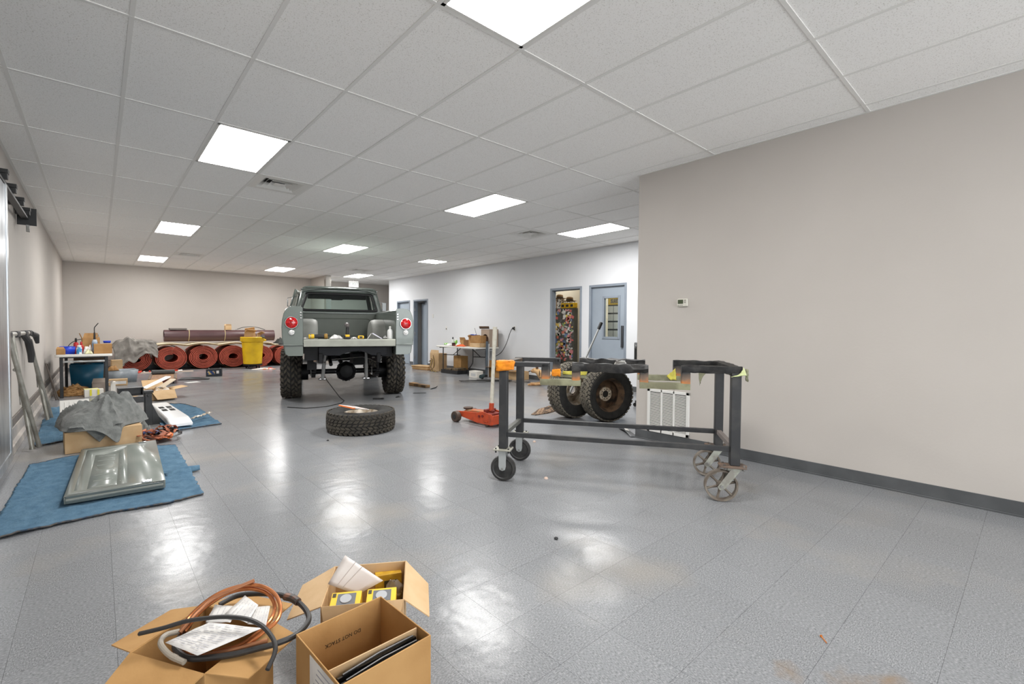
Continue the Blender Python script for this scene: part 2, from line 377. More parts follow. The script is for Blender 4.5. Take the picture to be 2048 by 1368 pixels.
# added unseen light panels that brighten the rooms behind the two doors
for (x,y,l,s) in [(9.2,4.8,'added unseen light panel brightening the room behind the closed door',1),(9.3,7.7,'added unseen light panel brightening the store room behind the open doorway',.5)]:
    t=thing('ceiling_light',l,'ceiling light',(x,y,CEIL)); MB().add([(-.3*s,-.6*s,0),(-.3*s,.6*s,0),(.3*s,.6*s,0),(.3*s,-.6*s,0)],[(0,1,2,3)]).build('diffuser',M_lamp,t,smooth=0); MB().box(-.32*s,.32*s,-.62*s,.62*s,0.012,0.05).build('frame',M_white,t,smooth=0)
# air diffusers
VL=['square louvred air vent beside the nearest light panel on the left','square louvred air vent above the open doorway on the right','square air vent in the far left ceiling near the back wall','small air vent in the ceiling before the exit sign']
M_dark=mat('duct_dark',srgb(40,38,36),0.9)
for (i,j),l in zip(VENTS,VL):
    x=CX0+(i+.5)*DX; y=CY0+j*DY+DX/2
    t=thing('air_vent',l,'air vent',(x,y,CEIL),group='square ceiling diffusers')
    sq=lambda r,z:[(-r,-r,z),(r,-r,z),(r,r,z),(-r,r,z)]
    MB().ring(sq(.293,.0),sq(.215,.0)).ring(sq(.215,.0),sq(.15,.055)).build('face_plate',M_white,t,smooth=0,solid=.002)
    MB().box(-.16,.16,-.16,.16,.055,.06).build('duct',M_dark,t,smooth=0)
    for r0,r1,z0,z1 in ((.165,.125,.004,.045),(.115,.075,.004,.045)):
        MB().ring(sq(r0,z0),sq(r1,z1)).build('louvre',M_white,t,smooth=0,solid=.002)
    MB().add(sq(.062,.006),[(0,1,2,3)]).build('centre_plate',M_white,t,smooth=0,solid=.003)

# ------------------------------------------------------------------ doors in the right wall (wall face at x = 7.95)
def door_frame(y0,y1,h=2.16,name='door_1'):
    """hollow metal frame round an opening; y0,y1 outer edges"""
    fw_=0.052
    mb=MB()
    for a,b in ((y0,y0+fw_),(y1-fw_,y1)): mb.box(7.938,8.085,a,b,0.0,h)
    mb.box(7.938,8.085,y0+fw_,y1-fw_,h-fw_,h)
    # stop
    for a,b in ((y0+fw_,y0+fw_+.015),(y1-fw_-.015,y1-fw_)): mb.box(8.03,8.06,a,b,0,h-fw_)
    mb.box(8.03,8.06,y0+fw_,y1-fw_,h-fw_-.015,h-fw_)
    return tag(mb.build(name,M_frame,bevel=0.004),kind='structure')
M_leaf=mat('door_leaf_paint',srgb(150,160,171),0.42,c2=srgb(145,155,166),scale=2)
M_glass=glass('clear_glass',(0.92,0.95,0.94))
f1=door_frame(6.55,7.485,name='door_1')
f2=door_frame(5.408,6.346,name='door_2')
f3=door_frame(13.949,14.854,name='door_3')
f4=door_frame(12.814,13.718,name='door_4')
# door_2: closed leaf with a vision window
lf=MB(); Y0d,Y1d=5.462,6.292; wy0,wy1,wz0,wz1=5.62,5.99,1.06,1.88
xa,xb=7.985,8.03
lf.box(xa,xb,Y0d,wy0,0.008,2.103).box(xa,xb,wy1,Y1d,0.008,2.103).box(xa,xb,wy0,wy1,0.008,wz0).box(xa,xb,wy0,wy1,wz1,2.103)
leaf2=lf.build('leaf',M_leaf,f2,smooth=0)
mb=MB()
for a,b,c,d in ((wy0-.035,wy0+.012,wz0-.035,wz1+.035),(wy1-.012,wy1+.035,wz0-.035,wz1+.035),(wy0,wy1,wz0-.035,wz0+.012),(wy0,wy1,wz1-.012,wz1+.035)): mb.box(xa-.012,xb+.012,a,b,c,d)
mb.build('window_frame',M_frame,leaf2,bevel=.003)
MB().box(8.005,8.010,wy0,wy1,wz0,wz1).build('pane',M_glass,leaf2,smooth=0)
MB().box(xa-.03,xa,5.492,5.545,0.86,1.30).build('pull_plate',mat('dark_pull',srgb(74,76,80),0.4,metal=.5),leaf2,bevel=.006)
# door_3: closed flush leaf set back in its frame
lf3=MB().box(8.035,8.075,14.001,14.802,0.008,2.103).build('leaf',M_leaf,f3,bevel=.002,smooth=0)
MB().box(7.985,8.035,14.08,14.12,0.95,1.05).build('latch',M_steel,lf3,bevel=.004)
# door_4: leaf ajar, hinged on the right jamb, swung into the room behind
hx,hy=8.06,12.87
mxd=TR((hx,hy,0),-0.20)
l4=MB(); W4=.79
l4.box(0,.042,0.0,.10,.008,2.1,mxd).box(0,.042,.24,W4,.008,2.1,mxd).box(0,.042,.10,.24,.008,1.02,mxd).box(0,.042,.10,.24,1.86,2.1,mxd)
leaf4=l4.build('leaf',M_leaf,f4,smooth=0)
MB().box(.018,.024,.10,.24,1.02,1.86,mxd).build('pane',mat('frosted_pane',srgb(205,212,214),0.3),leaf4,smooth=0)
mb=MB()
for a,b,c,d in ((.085,.105,1.0,1.88),(.235,.255,1.0,1.88),(.085,.255,1.0,1.02),(.085,.255,1.86,1.88)): mb.box(-.006,.048,a,b,c,d,mxd)
mb.build('window_frame',M_frame,leaf4,smooth=0)
MB().box(-.05,0,.50,.76,2.02,2.09,mxd).build('door_closer',mat('closer_grey',srgb(96,98,100),0.4,metal=.6),leaf4,bevel=.006)
MB().cyl((8.0,13.45,2.075),(8.02,13.15,2.085),.008,n=8).cyl((8.02,13.15,2.085),(7.99,13.3,2.10),.008,n=8).build('closer_arm',M_steel,f4)
for z in (.25,1.05,1.85): MB().cyl((7.965,13.655,z-.05),(7.965,13.655,z+.05),.012,n=10).build('hinge',M_steel,f4)

# ------------------------------------------------------------------ wall fittings
def plate(name,label,cat,x,y,z,w,h,parts=(),d=.008,m=None):
    t=thing(name,label,cat,(x,y,z))
    MB().box(-d,0,-w/2,w/2,-h/2,h/2).build('plate',m or M_white,t,bevel=.003)
    for n,(y0,y1,z0,z1),mm in parts: MB().box(-d-.004,-d+.001,y0,y1,z0,z1).build(n,mm,t,bevel=.001,smooth=0)
    return t
plate('light_switch','white light switch plate beside the half open far door','light switch',7.95,12.518,1.607,.075,.115,[('rocker',(-.017,.017,-.035,.035),M_white)])
plate('wall_outlet','wall outlet with a dark plug above the left end of the folding table','outlet',7.95,11.764,1.232,.075,.12,[('socket',(-.017,.017,-.043,-.008),M_dark),('socket',(-.017,.017,.008,.043),M_white)])
plate('wall_outlet','wall outlet that the black cord is plugged into, right of the table','outlet',7.95,8.716,1.23,.08,.12,[('socket',(-.02,.02,-.045,-.006),M_dark),('socket',(-.02,.02,.006,.045),M_dark)])
t=thing('thermostat','small white programmable thermostat with green display on the near wall','thermostat',(4.60,2.4415,1.507))
MB().prism(rrect(.112,.082,.012),0,.026,Matrix(((0,0,-1,0),(-1,0,0,0),(0,1,0,0),(0,0,0,1)))).build('case',mat('cream_plastic',srgb(214,211,200),0.45),t,bevel=.006)
MB().box(-.028,-.026,-.012,.045,-.012,.030).build('display',mat('lcd',srgb(72,80,58),0.25),t,smooth=0)
for y in (.038,.018,-.002): MB().box(-.029,-.026,y-.006,y+.006,-.031,-.024).build('button',mat('grey_button',srgb(150,148,140),.5),t,smooth=0)
for z in (.022,.002): MB().box(-.029,-.026,-.040,-.026,z-.007,z+.007).build('arrow_button',mat('grey_button',(.2,.2,.2)),t,smooth=0)
# return air grille on the near wall
t=thing('return_air_grille','white louvred return air grille low on the near wall behind the cart','air vent',(4.60,2.594,0.340))
gy,gz=.243,.235
mb=MB(); mb.box(-.016,0,-gy,-gy+.035,-gz,gz).box(-.016,0,gy-.035,gy,-gz,gz).box(-.016,0,-gy,gy,-gz,-gz+.035).box(-.016,0,-gy,gy,gz-.03,gz)
for y in (-.071,.071): mb.box(-.016,0,y-.009,y+.009,-gz,gz)
mb.build('frame',M_white,t,bevel=.003,smooth=0)
MB().box(-.003,-.001,-gy+.03,gy-.03,-gz+.03,gz-.03).build('duct',M_dark,t,smooth=0)
sl=None; nsl=32
for c in (-.142,0,.142):
    for k in range(nsl):
        z=-gz+.043+k*(2*gz-.085)/(nsl-1)
        mx=TR((-.0095,c,z),0,0,-.5)
        if sl is None:
            sl=MB().box(-.0055,.0055,-.062,.062,-.001,.001).build('louvre',M_white,t,smooth=0); sl.matrix_basis=mx
        else: inst(sl,'louvre',t,mx=mx)
# exit sign hanging in the hall mouth
def text_mesh(s,size,name,m,parent,mx,ext=.0008):
    cu=bpy.data.curves.new(name,'FONT'); cu.body=s; cu.size=size; cu.extrude=ext; cu.align_x='CENTER'; cu.align_y='CENTER'; cu.resolution_u=3
    ob=bpy.data.objects.new(name+'_c',cu); col.objects.link(ob); bpy.context.view_layer.update()
    me=bpy.data.meshes.new_from_object(ob.evaluated_get(bpy.context.evaluated_depsgraph_get())); bpy.data.objects.remove(ob)
    me.materials.clear(); me.materials.append(m); o=bpy.data.objects.new(name,me); col.objects.link(o); o.parent=parent; o.matrix_basis=mx; return o
t=thing('exit_sign','white exit sign hanging from the ceiling behind the truck','exit sign',(6.95,16.2,CEIL),-.15)
MB().box(-.02,.02,-.02,.02,-.05,0).build('mount',M_white,t)
MB().box(-.17,.17,-.03,.03,-.27,-.05).build('housing',mat('sign_white',srgb(240,240,238),0.4,emit=.25),t,bevel=.008)
text_mesh('EXIT',.17,'lettering',mat('sign_grey_green',srgb(176,186,180),0.4),t,Matrix.Translation((0,-.0305,-.16))@Matrix.Rotation(PI/2,4,'X'))
tag(MB().prism([(0,0),(.16,0),(.16,.03),(.012,.03),(.012,.16),(0,.16)],0,CEIL-.02,TR((5.695,15.485,0))).box(5.70,5.865,15.478,15.486,0,CEIL-.02).build('trim_corner_guard',mat('corner_guard_steel',srgb(215,212,206),0.18,metal=.9)),kind='structure')
# sliding door hung on a track on the left wall
t=thing('sliding_metal_door','galvanised sliding metal door at the left edge of the photo','door',(-0.60,0,0))
MB().box(-.02,.02,2.9,5.86,.06,2.42).build('leaf',M_galv,t,bevel=.004,smooth=0)
MB().box(-.027,.027,5.80,5.875,.05,2.43).build('edge_channel',mat('aluminium',srgb(188,192,196),.28,metal=.8),t,bevel=.003)
MB().box(-.027,.027,2.9,5.80,.05,.13).build('bottom_rail',M_galv,t,bevel=.003)
t=thing('door_track','black overhead door track with brackets high on the left wall','door track',(-0.60,0,0))
MB().box(-.035,.02,2.6,7.62,2.432,2.455).build('channel',M_blackmetal,t,bevel=.002)
MB().box(-.07,-.02,2.6,7.62,2.53,2.555).build('top_bar',M_black,t,bevel=.002)
for y in (3.4,4.2,5.0,5.75,6.3,6.9,7.45): MB().box(-.07,.045,y-.03,y+.03,2.455,2.53).box(-.075,.05,y-.04,y+.04,2.50,2.535).build('bracket',M_black,t,bevel=.003)
MB().box(-.075,.085,7.62,7.635,2.37,2.565).build('end_plate',M_black,t,bevel=.002)
MB().box(.0,.03,7.58,7.62,2.29,2.37).build('stop_pin',M_steel,t,bevel=.004)

# ------------------------------------------------------------------ store room behind the open doorway: sticker covered locker
t=thing('sticker_locker','tall grey locker plastered with colourful stickers in the open doorway','locker',(8.75,7.18,0))
M_lock=mat('locker_grey',srgb(92,92,86),0.5,c2=srgb(80,80,75),scale=4)
LX=0.0
MB().box(0,.15,.27,1.02,.02,1.74).build('body',M_lock,t,bevel=.006)
for a,b in ((.28,.645),(.665,1.01)): MB().box(-.018,0,a,b,.05,1.71).build('door',M_lock,t,bevel=.004)
cols=[srgb(*c) for c in ((214,60,50),(236,190,40),(240,238,232),(60,110,180),(228,120,130),(40,40,42),(240,240,236),(120,160,70),(222,90,40),(246,214,60),(190,190,186),(230,150,150))]
SM=[mat('sticker_%d'%i,c,0.4,c2=tuple(min(1,x*.55+.25) for x in c),scale=22,lo=.45,hi=.55) for i,c in enumerate(cols)]
random.seed(11)
ssrc=None
for k in range(240):
    y=random.uniform(.30,.99); z=random.uniform(.45,1.69) if k>6 else random.uniform(.12,.4); w_=random.uniform(.018,.05); h_=random.uniform(.016,.045)
    mx=Matrix.Translation((-.0195-.0004*(k%4),y,z))@Matrix.Rotation(random.uniform(-.5,.5),4,'X')@Matrix.Diagonal((1,w_,h_,1))
    if ssrc is None: ssrc=MB().prism(rrect(2,2,.16,2),-.0008,.0008,Matrix.Rotation(PI/2,4,'Y')).build('sticker',SM[0],t,smooth=0); ssrc.matrix_basis=mx
    else: inst(ssrc,'sticker',t,mx=mx,m=SM[random.randrange(len(SM))])
M_dyel=mat('tool_yellow',srgb(232,186,28),0.4); M_card=mat('cardboard',srgb(176,136,90),0.85,c2=srgb(160,121,78),scale=6,bump=.05,bscale=90,spec=.2)
for k,(y,z,w_,lab) in enumerate([(.345,1.741,.13,'yellow tool case on top of the sticker locker, at its right end'),(.49,1.741,.14,'middle one of the yellow tool cases on top of the sticker locker'),(.635,1.741,.13,'yellow tool case on the sticker locker, next to the printed carton')]):
    tt=thing('tool_case',lab,'tool case',(8.80,7.18+y,z),group='yellow tool cases on the locker')
    MB().box(-.05,.10,-w_/2,w_/2,0,.13).build('case_shell',M_dyel,tt,bevel=.015); MB().box(-.055,-.049,-w_*.3,w_*.3,.03,.09).build('case_label',M_black,tt,smooth=0)
    MB().tube([(0,-.05,.13),(0,-.05,.16),(0,.05,.16),(0,.05,.13)],.008).build('case_handle',M_black,tt)
tt=thing('card_carton','white and black printed carton on top of the locker behind the tool cases','box',(8.83,8.03,1.741)); MB().box(-.07,.07,-.13,.13,0,.24).build('carton_shell',mat('print_white',srgb(236,234,228),.6,c2=srgb(30,30,30),scale=16,lo=.55,hi=.57),tt,bevel=.004); MB().box(-.072,-.07,-.01,.01,0,.24).build('tape',M_card,tt)
for y,lab in ((7.99,'brown felt hat on the carton above the locker'),(7.66,'brown straw hat on the tool cases above the locker')):
    zt=1.985 if y>7.8 else 1.911
    tt=thing('hat',lab,'hat',(8.83,y,zt)); M_hat=mat('hat_brown',srgb(120,92,56),0.8)
    MB().lathe([(.17,0.012),(.10,0),(.085,.02),(.08,.09),(.05,.11),(0,.105)],20).build('crown',M_hat,tt,solid=.004); MB().lathe([(.088,.02),(.09,.02),(.09,.045),(.086,.045)],20).build('band',M_black,tt)
# bits low on the right inside the doorway
tt=thing('hand_truck','dark hand truck with white backing plate inside the open doorway','hand truck',(8.85,7.22,0))
MB().tube([(0,-.1,0.12),(0,-.1,.95),(0,.1,.95),(0,.1,.12)],.014).build('handle_frame',M_black,tt); MB().box(-.01,.01,-.09,.09,.55,.80).build('backing_plate',M_white,tt,bevel=.01)
MB().box(-.18,.0,-.12,.12,0.02,.035).build('toe_plate',M_blackmetal,tt)
for y in (-.14,.14): MB().cyl((.06,y-.02,.1),(.06,y+.02,.1),.1,n=18).build('wheel',M_black,tt,bevel=.01)
tt=thing('wall_coat','bundle of dark jackets hung on the store room wall','jacket',(9.9,6.52,.9))
MB().loft([[(.16*s*math.cos(a)+.05*math.sin(3*a)*s,.09+.07*s*math.sin(a),z) for a in [2*PI*k/14 for k in range(14)]] for s,z in ((.5,.9),(.9,.8),(1,.5),(1.1,.2),(1.05,0))]).build('jacket_cloth',mat('jacket_cloth',srgb(92,78,64),.9,c2=srgb(60,66,54),scale=7),tt)
MB().cyl((0,-.03,.88),(0,.05,.88),.012,n=8).build('hook',M_steel,tt)
# pin board seen through the glazed door
t=thing('wall_planner','planner board with a yellow header behind the glass of the closed door','notice board',(8.55,5.74,0))
bx,by=0.0,0
MB().box(.0,.03,-.20,.56,.85,1.95).build('backing',mat('planner_back',srgb(60,62,66),.5),t,smooth=0)
MB().box(-.006,0,-.20,.55,1.765,1.945).build('header',mat('planner_yellow',srgb(232,190,60),.5),t,smooth=0)
MB().box(-.008,-.006,-.15,.49,1.80,1.89).build('header_strip',mat('planner_strip',srgb(110,94,84),.5,c2=srgb(180,170,140),scale=30),t,smooth=0)
pk=None
for r_ in range(4):
    for c_ in range(5):
        mx=Matrix.Translation((-.004,-.115+c_*.15,1.665-r_*.178))
        if pk is None: pk=MB().box(-.003,.003,-.068,.068,-.074,.07).build('card_pocket',mat('paper_white',srgb(238,237,232),.7),t,smooth=0); pk.matrix_basis=mx
        else: inst(pk,'card_pocket',t,mx=mx)
MB().box(.0,.025,-.18,-.14,0,.85).box(.0,.025,.50,.54,0,.85).build('stand_leg',M_blackmetal,t)

# ------------------------------------------------------------------ tyres
M_rub=mat('tyre_rubber',srgb(26,25,24),0.8,c2=srgb(42,41,38),scale=11,lo=.35,hi=.7,bump=.1,bscale=120)
M_rubd=mat('tyre_rubber_dusty',srgb(58,54,48),0.85,c2=srgb(78,72,62),scale=9,lo=.35,hi=.7,bump=.1,bscale=120)
def lug(mb,R,h,a,z,da,dz,sk=0,mxx=None):
    """one tread block: angular half width da, half height dz, skew sk"""
    pts=[]
    for rr in (R-.006,R+h):
        f=.88 if rr>R else 1.0
        for (sa,sz) in ((-1,-1),(1,-1),(1,1),(-1,1)):
            an=a+sa*da*f+sk*sz; pts.append((rr*math.cos(an),rr*math.sin(an),z+sz*dz*f))
    mb.add(pts,[(0,3,2,1),(4,5,6,7),(0,1,5,4),(1,2,6,5),(2,3,7,6),(3,0,4,7)],mxx)
def tire(parent,D,W,rim,style,mx,name='tyre',m=None,mt=None):
    R=D/2; h=.022 if style=='mud' else .011; Rb=R-h; w=W/2
    side=[(rim,-w*.72),(rim+.012,-w*.82),(rim+.05,-w*.97),((rim+Rb)/2+.02,-w*1.0),(Rb-.045,-w*.96),(Rb-.015,-w*.86),(Rb,-w*.72)]
    prof=side+[(Rb+.001,0)]+[(r,-z) for r,z in side[::-1]]+[(rim+.02,w*.6),(Rb-.03,w*.55),(Rb-.03,-w*.55),(rim+.02,-w*.6)]
    o=MB().lathe(prof,64,mx,closed=True).build(name,m or M_rub,parent,smooth=45)
    mb=MB()
    if style=='mud':
        n=26
        for k in range(n):
            a=2*PI*k/n
            for s in (-1,1):
                lug(mb,Rb,h,a+s*.03,s*w*.20,.072,w*.15,s*.05,mx)
                lug(mb,Rb,h,a+.12+s*.03,s*w*.50,.066,w*.13,-s*.05,mx)
                lug(mb,Rb-.008,h,a+s*.05,s*w*.80,.075 if k%2 else .06,w*.15,s*.02,mx)
                lug(mb,Rb-.034,h*.7,a+s*.05,s*w*.955,.06,w*.07,0,mx)
    else:
        n=40
        for k in range(n):
            a=2*PI*k/n
            lug(mb,Rb,h,a,0,.058,w*.12,.02,mx)
            for s in (-1,1):
                lug(mb,Rb,h,a+.04*s,s*w*.31,.062,w*.13,s*.035,mx)
                lug(mb,Rb-.002,h,a+.09,s*w*.58,.060,w*.11,-s*.02,mx)
                lug(mb,Rb-.010,h,a+.02,s*w*.82,.050,w*.12,s*.02,mx)
    tag(mb.build('tread',mt or M_rubd,o,smooth=0),kind='stuff')
    return o
def AX(loc,ax):
    """matrix taking local z to direction ax at loc"""
    z=Vector(ax).normalized(); x=Vector((0,0,1)).cross(z)
    x = x.normalized() if x.length>1e-4 else Vector((1,0,0)); y=z.cross(x)
    return Matrix(((x.x,y.x,z.x,loc[0]),(x.y,y.y,z.y,loc[1]),(x.z,y.z,z.z,loc[2]),(0,0,0,1)))
def steel_wheel(parent,rim,W,mx,m_rim,m_hub,deep=.0,bolts=8,hub_r=.08,hole=.055):
    w=W/2*.74
    p=[(rim+.012,-w),(rim+.012,-w+.006),(rim-.004,-w+.02),(rim-.012,-w+.05),(rim-.03,0),(rim-.012,w-.05),(rim-.004,w-.02),(rim+.012,w-.006),(rim+.012,w),(rim+.002,w),(rim-.010,w-.02),(rim-.018,w-.05),(rim-.036,0),(rim-.018,-w+.05),(rim-.010,-w+.02),(rim+.002,-w)]
    o=MB().lathe(p,48,mx,closed=True).build('rim',m_rim,parent)
    d=deep
    MB().lathe([(rim-.004,d-.034),(hub_r+.05,d-.01),(hub_r+.012,d+.02),(hub_r+.012,d+.014),(hub_r+.05,d-.018),(rim-.004,d-.044)],40,mx,closed=True).build('wheel_disc',m_rim,parent)
    hb=MB().lathe([(hub_r+.014,d+.02),(hub_r+.01,d+.026),(hole,d+.026),(hole,d+.012),(hub_r+.014,d+.012)],32,mx,closed=True).build('hub_face',m_hub,parent)
    mb=MB()
    for k in range(bolts):
        a=2*PI*k/bolts; c=((hub_r+hole)/2*math.cos(a),(hub_r+hole)/2*math.sin(a))
        mb.cyl((c[0],c[1],d+.02),(c[0],c[1],d+.028),.008,n=8,mx=mx)
    mb.build('lug_hole',M_black,hb)
    return o

# ------------------------------------------------------------------ pickup truck (rear towards the camera, no tailgate)
M_body=mat('truck_grey',srgb(104,112,107),0.26,coat=.4,c2=srgb(101,109,104),scale=2)
M_bed=mat('truck_bed_grey',srgb(98,104,97),0.5,c2=srgb(93,99,92),scale=3)
M_prim=mat('primer_grey',srgb(150,151,146),0.6,c2=srgb(140,141,136),scale=5)
M_under=mat('chassis_black',srgb(12,12,14),0.5,c2=srgb(22,22,25),scale=9,spec=.25)
M_red=mat('tail_lens_red',srgb(196,16,22),0.12,coat=.6,c2=srgb(150,8,14),scale=40,lo=.45,hi=.55)
M_clear=mat('clear_lens',srgb(226,226,224),0.1,coat=.5,c2=srgb(170,170,170),scale=50,lo=.45,hi=.55)
M_truckglass=glass('truck_glass',(0.70,0.80,0.78))
truck=thing('pickup_truck','grey vintage pickup truck without tailgate, seen from behind','truck',(2.915,6.888,0),-0.3154)
HB=2.45; AXY=1.446; WR=.43
def qside(s):
    """bed side: outer curve lofted forward with a wheel arch; s=-1 left, 1 right"""
    def sec(y,tuck=0):
        dy=abs(y-AXY); zl=.805
        if dy<.56: zl=max(zl,WR+math.sqrt(.56**2-dy**2)*.95)
        out=[(.875,.805),(.915,.83),(.928,.90),(.930,.955),(.945,.975),(.955,1.05),(.962,1.22),(.955,1.32),(.935,1.42),(.905,1.49),(.86,1.525),(.80,1.535),(.715,1.53),(.69,1.515)]
        pts=[]
        for x,z in out: pts.append((s*(x-tuck),y,max(z,zl+ (z-.805)*.02)))
        inn=[(.678,1.50),(.675,1.25),(.675,1.02)]
        inn=[(s*(x+tuck*.3),y,max(z,zl+.04)) for x,z in inn]
        zi=max(.805,zl)
        inn.append((s*.675,y,zi))
        return pts+inn
    ys=[.012,.0,.0]+[.06,.2,.4,.6,.8,.88]+[AXY-.56+.001]+[AXY-.54,AXY-.48,AXY-.4,AXY-.28,AXY-.14,AXY,AXY+.14,AXY+.28,AXY+.4,AXY+.48,AXY+.54,AXY+.561]+[2.1,2.25,2.42]
    secs=[sec(.0,.012)]+[sec(y) for y in sorted(set([.014]+ys[3:]))]
    o=MB().loft(secs).build('bed_side',M_body,truck,smooth=28)
    # rear step line and stake of the rear face
    MB().prism([(s*.672,.955),(s*.938,.955),(s*.948,.972),(s*.672,.972)],0,.03,Matrix(((1,0,0,0),(0,0,1,-.020),(0,1,0,0),(0,0,0,1)))).build('rear_crease',M_body,o,bevel=.006)
    c=(s*.827,1.292)
    R=Matrix(((1,0,0,c[0]),(0,0,-1,-.002),(0,1,0,c[1]),(0,0,0,1)))
    MB().lathe([(.093,0),(.093,.014),(.088,.022),(.082,.022),(.082,.0)],40,R,closed=True).build('light_bezel',mat('bezel',srgb(176,178,176),.22,metal=1.0),o)
    MB().lathe([(.081,.0),(.081,.022),(.06,.034),(.03,.040),(0,.042)],40,R).build('tail_light',M_red,o)
    R2=Matrix.Translation((0,0,1.15-1.292))@R
    MB().lathe([(.042,0),(.042,.010),(.039,.014),(.036,.014),(.036,0)],28,R2,closed=True).build('light_bezel',mat('bezel',srgb(176,178,176),.22,metal=1.0),o)
    MB().lathe([(.037,0),(.037,.016),(.02,.024),(0,.026)],28,R2).build('reverse_light',M_clear,o)
    for z in (1.44,1.36,1.40): MB().box(s*.70-.012,s*.70+.012,-.012,.0,z-.006,z+.006).build('latch_bolt',M_chrome,o,bevel=.002)
    # inner wheel house
    def wh(u,v):
        a=PI*u; prof=[(.675,1.0),(.60,1.0),(.53,1.0),(.475,.96),(.452,.90),(.446,.80),(.445,.5),(.445,0.0)]
        k=v*(len(prof)-1); i=min(int(k),len(prof)-2); f=k-i; x=prof[i][0]*(1-f)+prof[i+1][0]*f; r=prof[i][1]*(1-f)+prof[i+1][1]*f
        return (s*x,AXY-.46*r*math.cos(a),1.0+.375*r*math.sin(a)**.8 if r>0 else 1.0)
    MB().grid(wh,25,15).build('wheel_house',M_prim,truck,weld=.0005)
    return o
qside(-1); qside(1)
mb=MB().box(-.676,.676,.05,2.42,.965,.995)
for k in range(11): mb.box(-.62+k*.124-.018,-.62+k*.124+.018,.06,2.40,.995,1.003)
mb.build('bed_floor',M_bed,truck,bevel=.003)
MB().prism([(0,.935),(-.012,.94),(-.016,1.035),(-.004,1.05),(.07,1.05),(.07,1.0),(.09,.99),(.09,.935)],-.668,.668,Matrix(((0,0,1,0),(1,0,0,0),(0,1,0,0),(0,0,0,1)))).build('tail_sill',mat('sill_grey',srgb(160,162,152),.45,c2=srgb(150,152,142),scale=6),truck,bevel=.004)
# bed front wall with raised border
mb=MB().box(-.676,.676,2.385,2.41,.99,1.50)
o=mb.build('bed_front_wall',M_bed,truck)
ro=rrect(1.14,.36,.05,5); ri=rrect(1.10,.32,.04,5)
MXF=Matrix(((1,0,0,0),(0,0,-1,2.385),(0,1,0,1.235),(0,0,0,1)))
MB().add([(x,y,0) for x,y in ro]+[(x,y,.012) for x,y in rrect(1.125,.345,.048,5)]+[(x,y,.012) for x,y in rrect(1.115,.335,.045,5)]+[(x,y,0) for x,y in ri],[(k*20+i,k*20+(i+1)%20,(k+1)*20+(i+1)%20,(k+1)*20+i) for k in range(3) for i in range(20)],MXF).build('stamped_border',M_bed,o)
MB().box(-.70,.70,2.37,2.42,1.495,1.53).build('top_rail',M_body,truck,bevel=.012)
# cab: lower body
def cab_sec(y,k=1.0,top=1.55):
    pr=[(.60,.70),(.84,.72),(.905,.86),(.925,1.05),(.92,1.25),(.89,1.40),(.83,1.50),(.80,top)]
    return [(x*k,y,z) for x,z in pr]+[(-x*k,y,z) for x,z in pr[::-1]]
MB().loft([cab_sec(2.47,.985),cab_sec(2.5,1),cab_sec(3.0),cab_sec(3.75),cab_sec(3.95,.99,1.46)]).build('cab_body',M_body,truck,smooth=30)
hood=lambda y,k,t:[(x*k,y,z) for x,z in ((.60,.70),(.86,.72),(.925,.90),(.93,1.10),(.90,1.28),(.82,t-.05),(.70,t))]+[(-x*k,y,z) for x,z in ((.70,t),(.82,t-.05),(.90,1.28),(.93,1.10),(.925,.90),(.86,.72),(.60,.70))]
MB().loft([hood(3.95,1,1.46),hood(4.6,1,1.44),hood(5.2,.99,1.40),hood(5.32,.96,1.34)]).build('front_clip',M_body,truck,smooth=30)
mb=MB().box(-.72,.72,5.315,5.345,.92,1.22)
for k in range(6): mb.box(-.70,.70,5.345,5.36,.95+k*.045,.965+k*.045)
g=mb.build('grille',M_chrome,truck,bevel=.003)
for s in (-1,1):
    MB().cyl((s*.58,5.34,1.09),(s*.58,5.375,1.09),.09,n=24).build('headlight',M_clear,g,bevel=.01)
MB().box(-.92,.92,5.36,5.46,.62,.80).build('front_bumper',M_chrome,truck,bevel=.03)
# greenhouse panels
def pan3(outer,inner,name,m=M_body,th=.03,par=truck): return MB().ring(outer,inner).build(name,m,par,solid=th,smooth=40)
def rr3(w0,w1,z0,z1,r,fn,n=5):
    """rounded quad: bottom half width w0 at z0, top w1 at z1"""
    pts=[]
    for x,z in rrect(2,2,r,n):
        t_=(z+1)/2; pts.append(fn(x*(w0+(w1-w0)*t_), z0+(z1-z0)*t_))
    return pts
rear=lambda x,z:(x,2.475+max(0,(z-1.5))*.10,z)
oR=rr3(.835,.69,1.50,2.04,.20,rear,7); iR=rr3(.72,.615,1.56,1.905,.13,rear,7)
rw=pan3(oR,iR,'cab_back_panel',th=.025)
iR2=rr3(.69,.588,1.588,1.877,.12,rear,7)
MB().ring([(x,y-.012,z) for x,y,z in rr3(.735,.628,1.545,1.92,.13,rear,7)],[(x,y-.012,z) for x,y,z in iR2]).build('window_seal',M_black,rw,solid=.016)
MB().add([(x,y+.004,z) for x,y,z in rr3(.72,.615,1.56,1.905,.13,rear,7)],[tuple(range(28))]).build('rear_window',M_truckglass,rw,smooth=0)
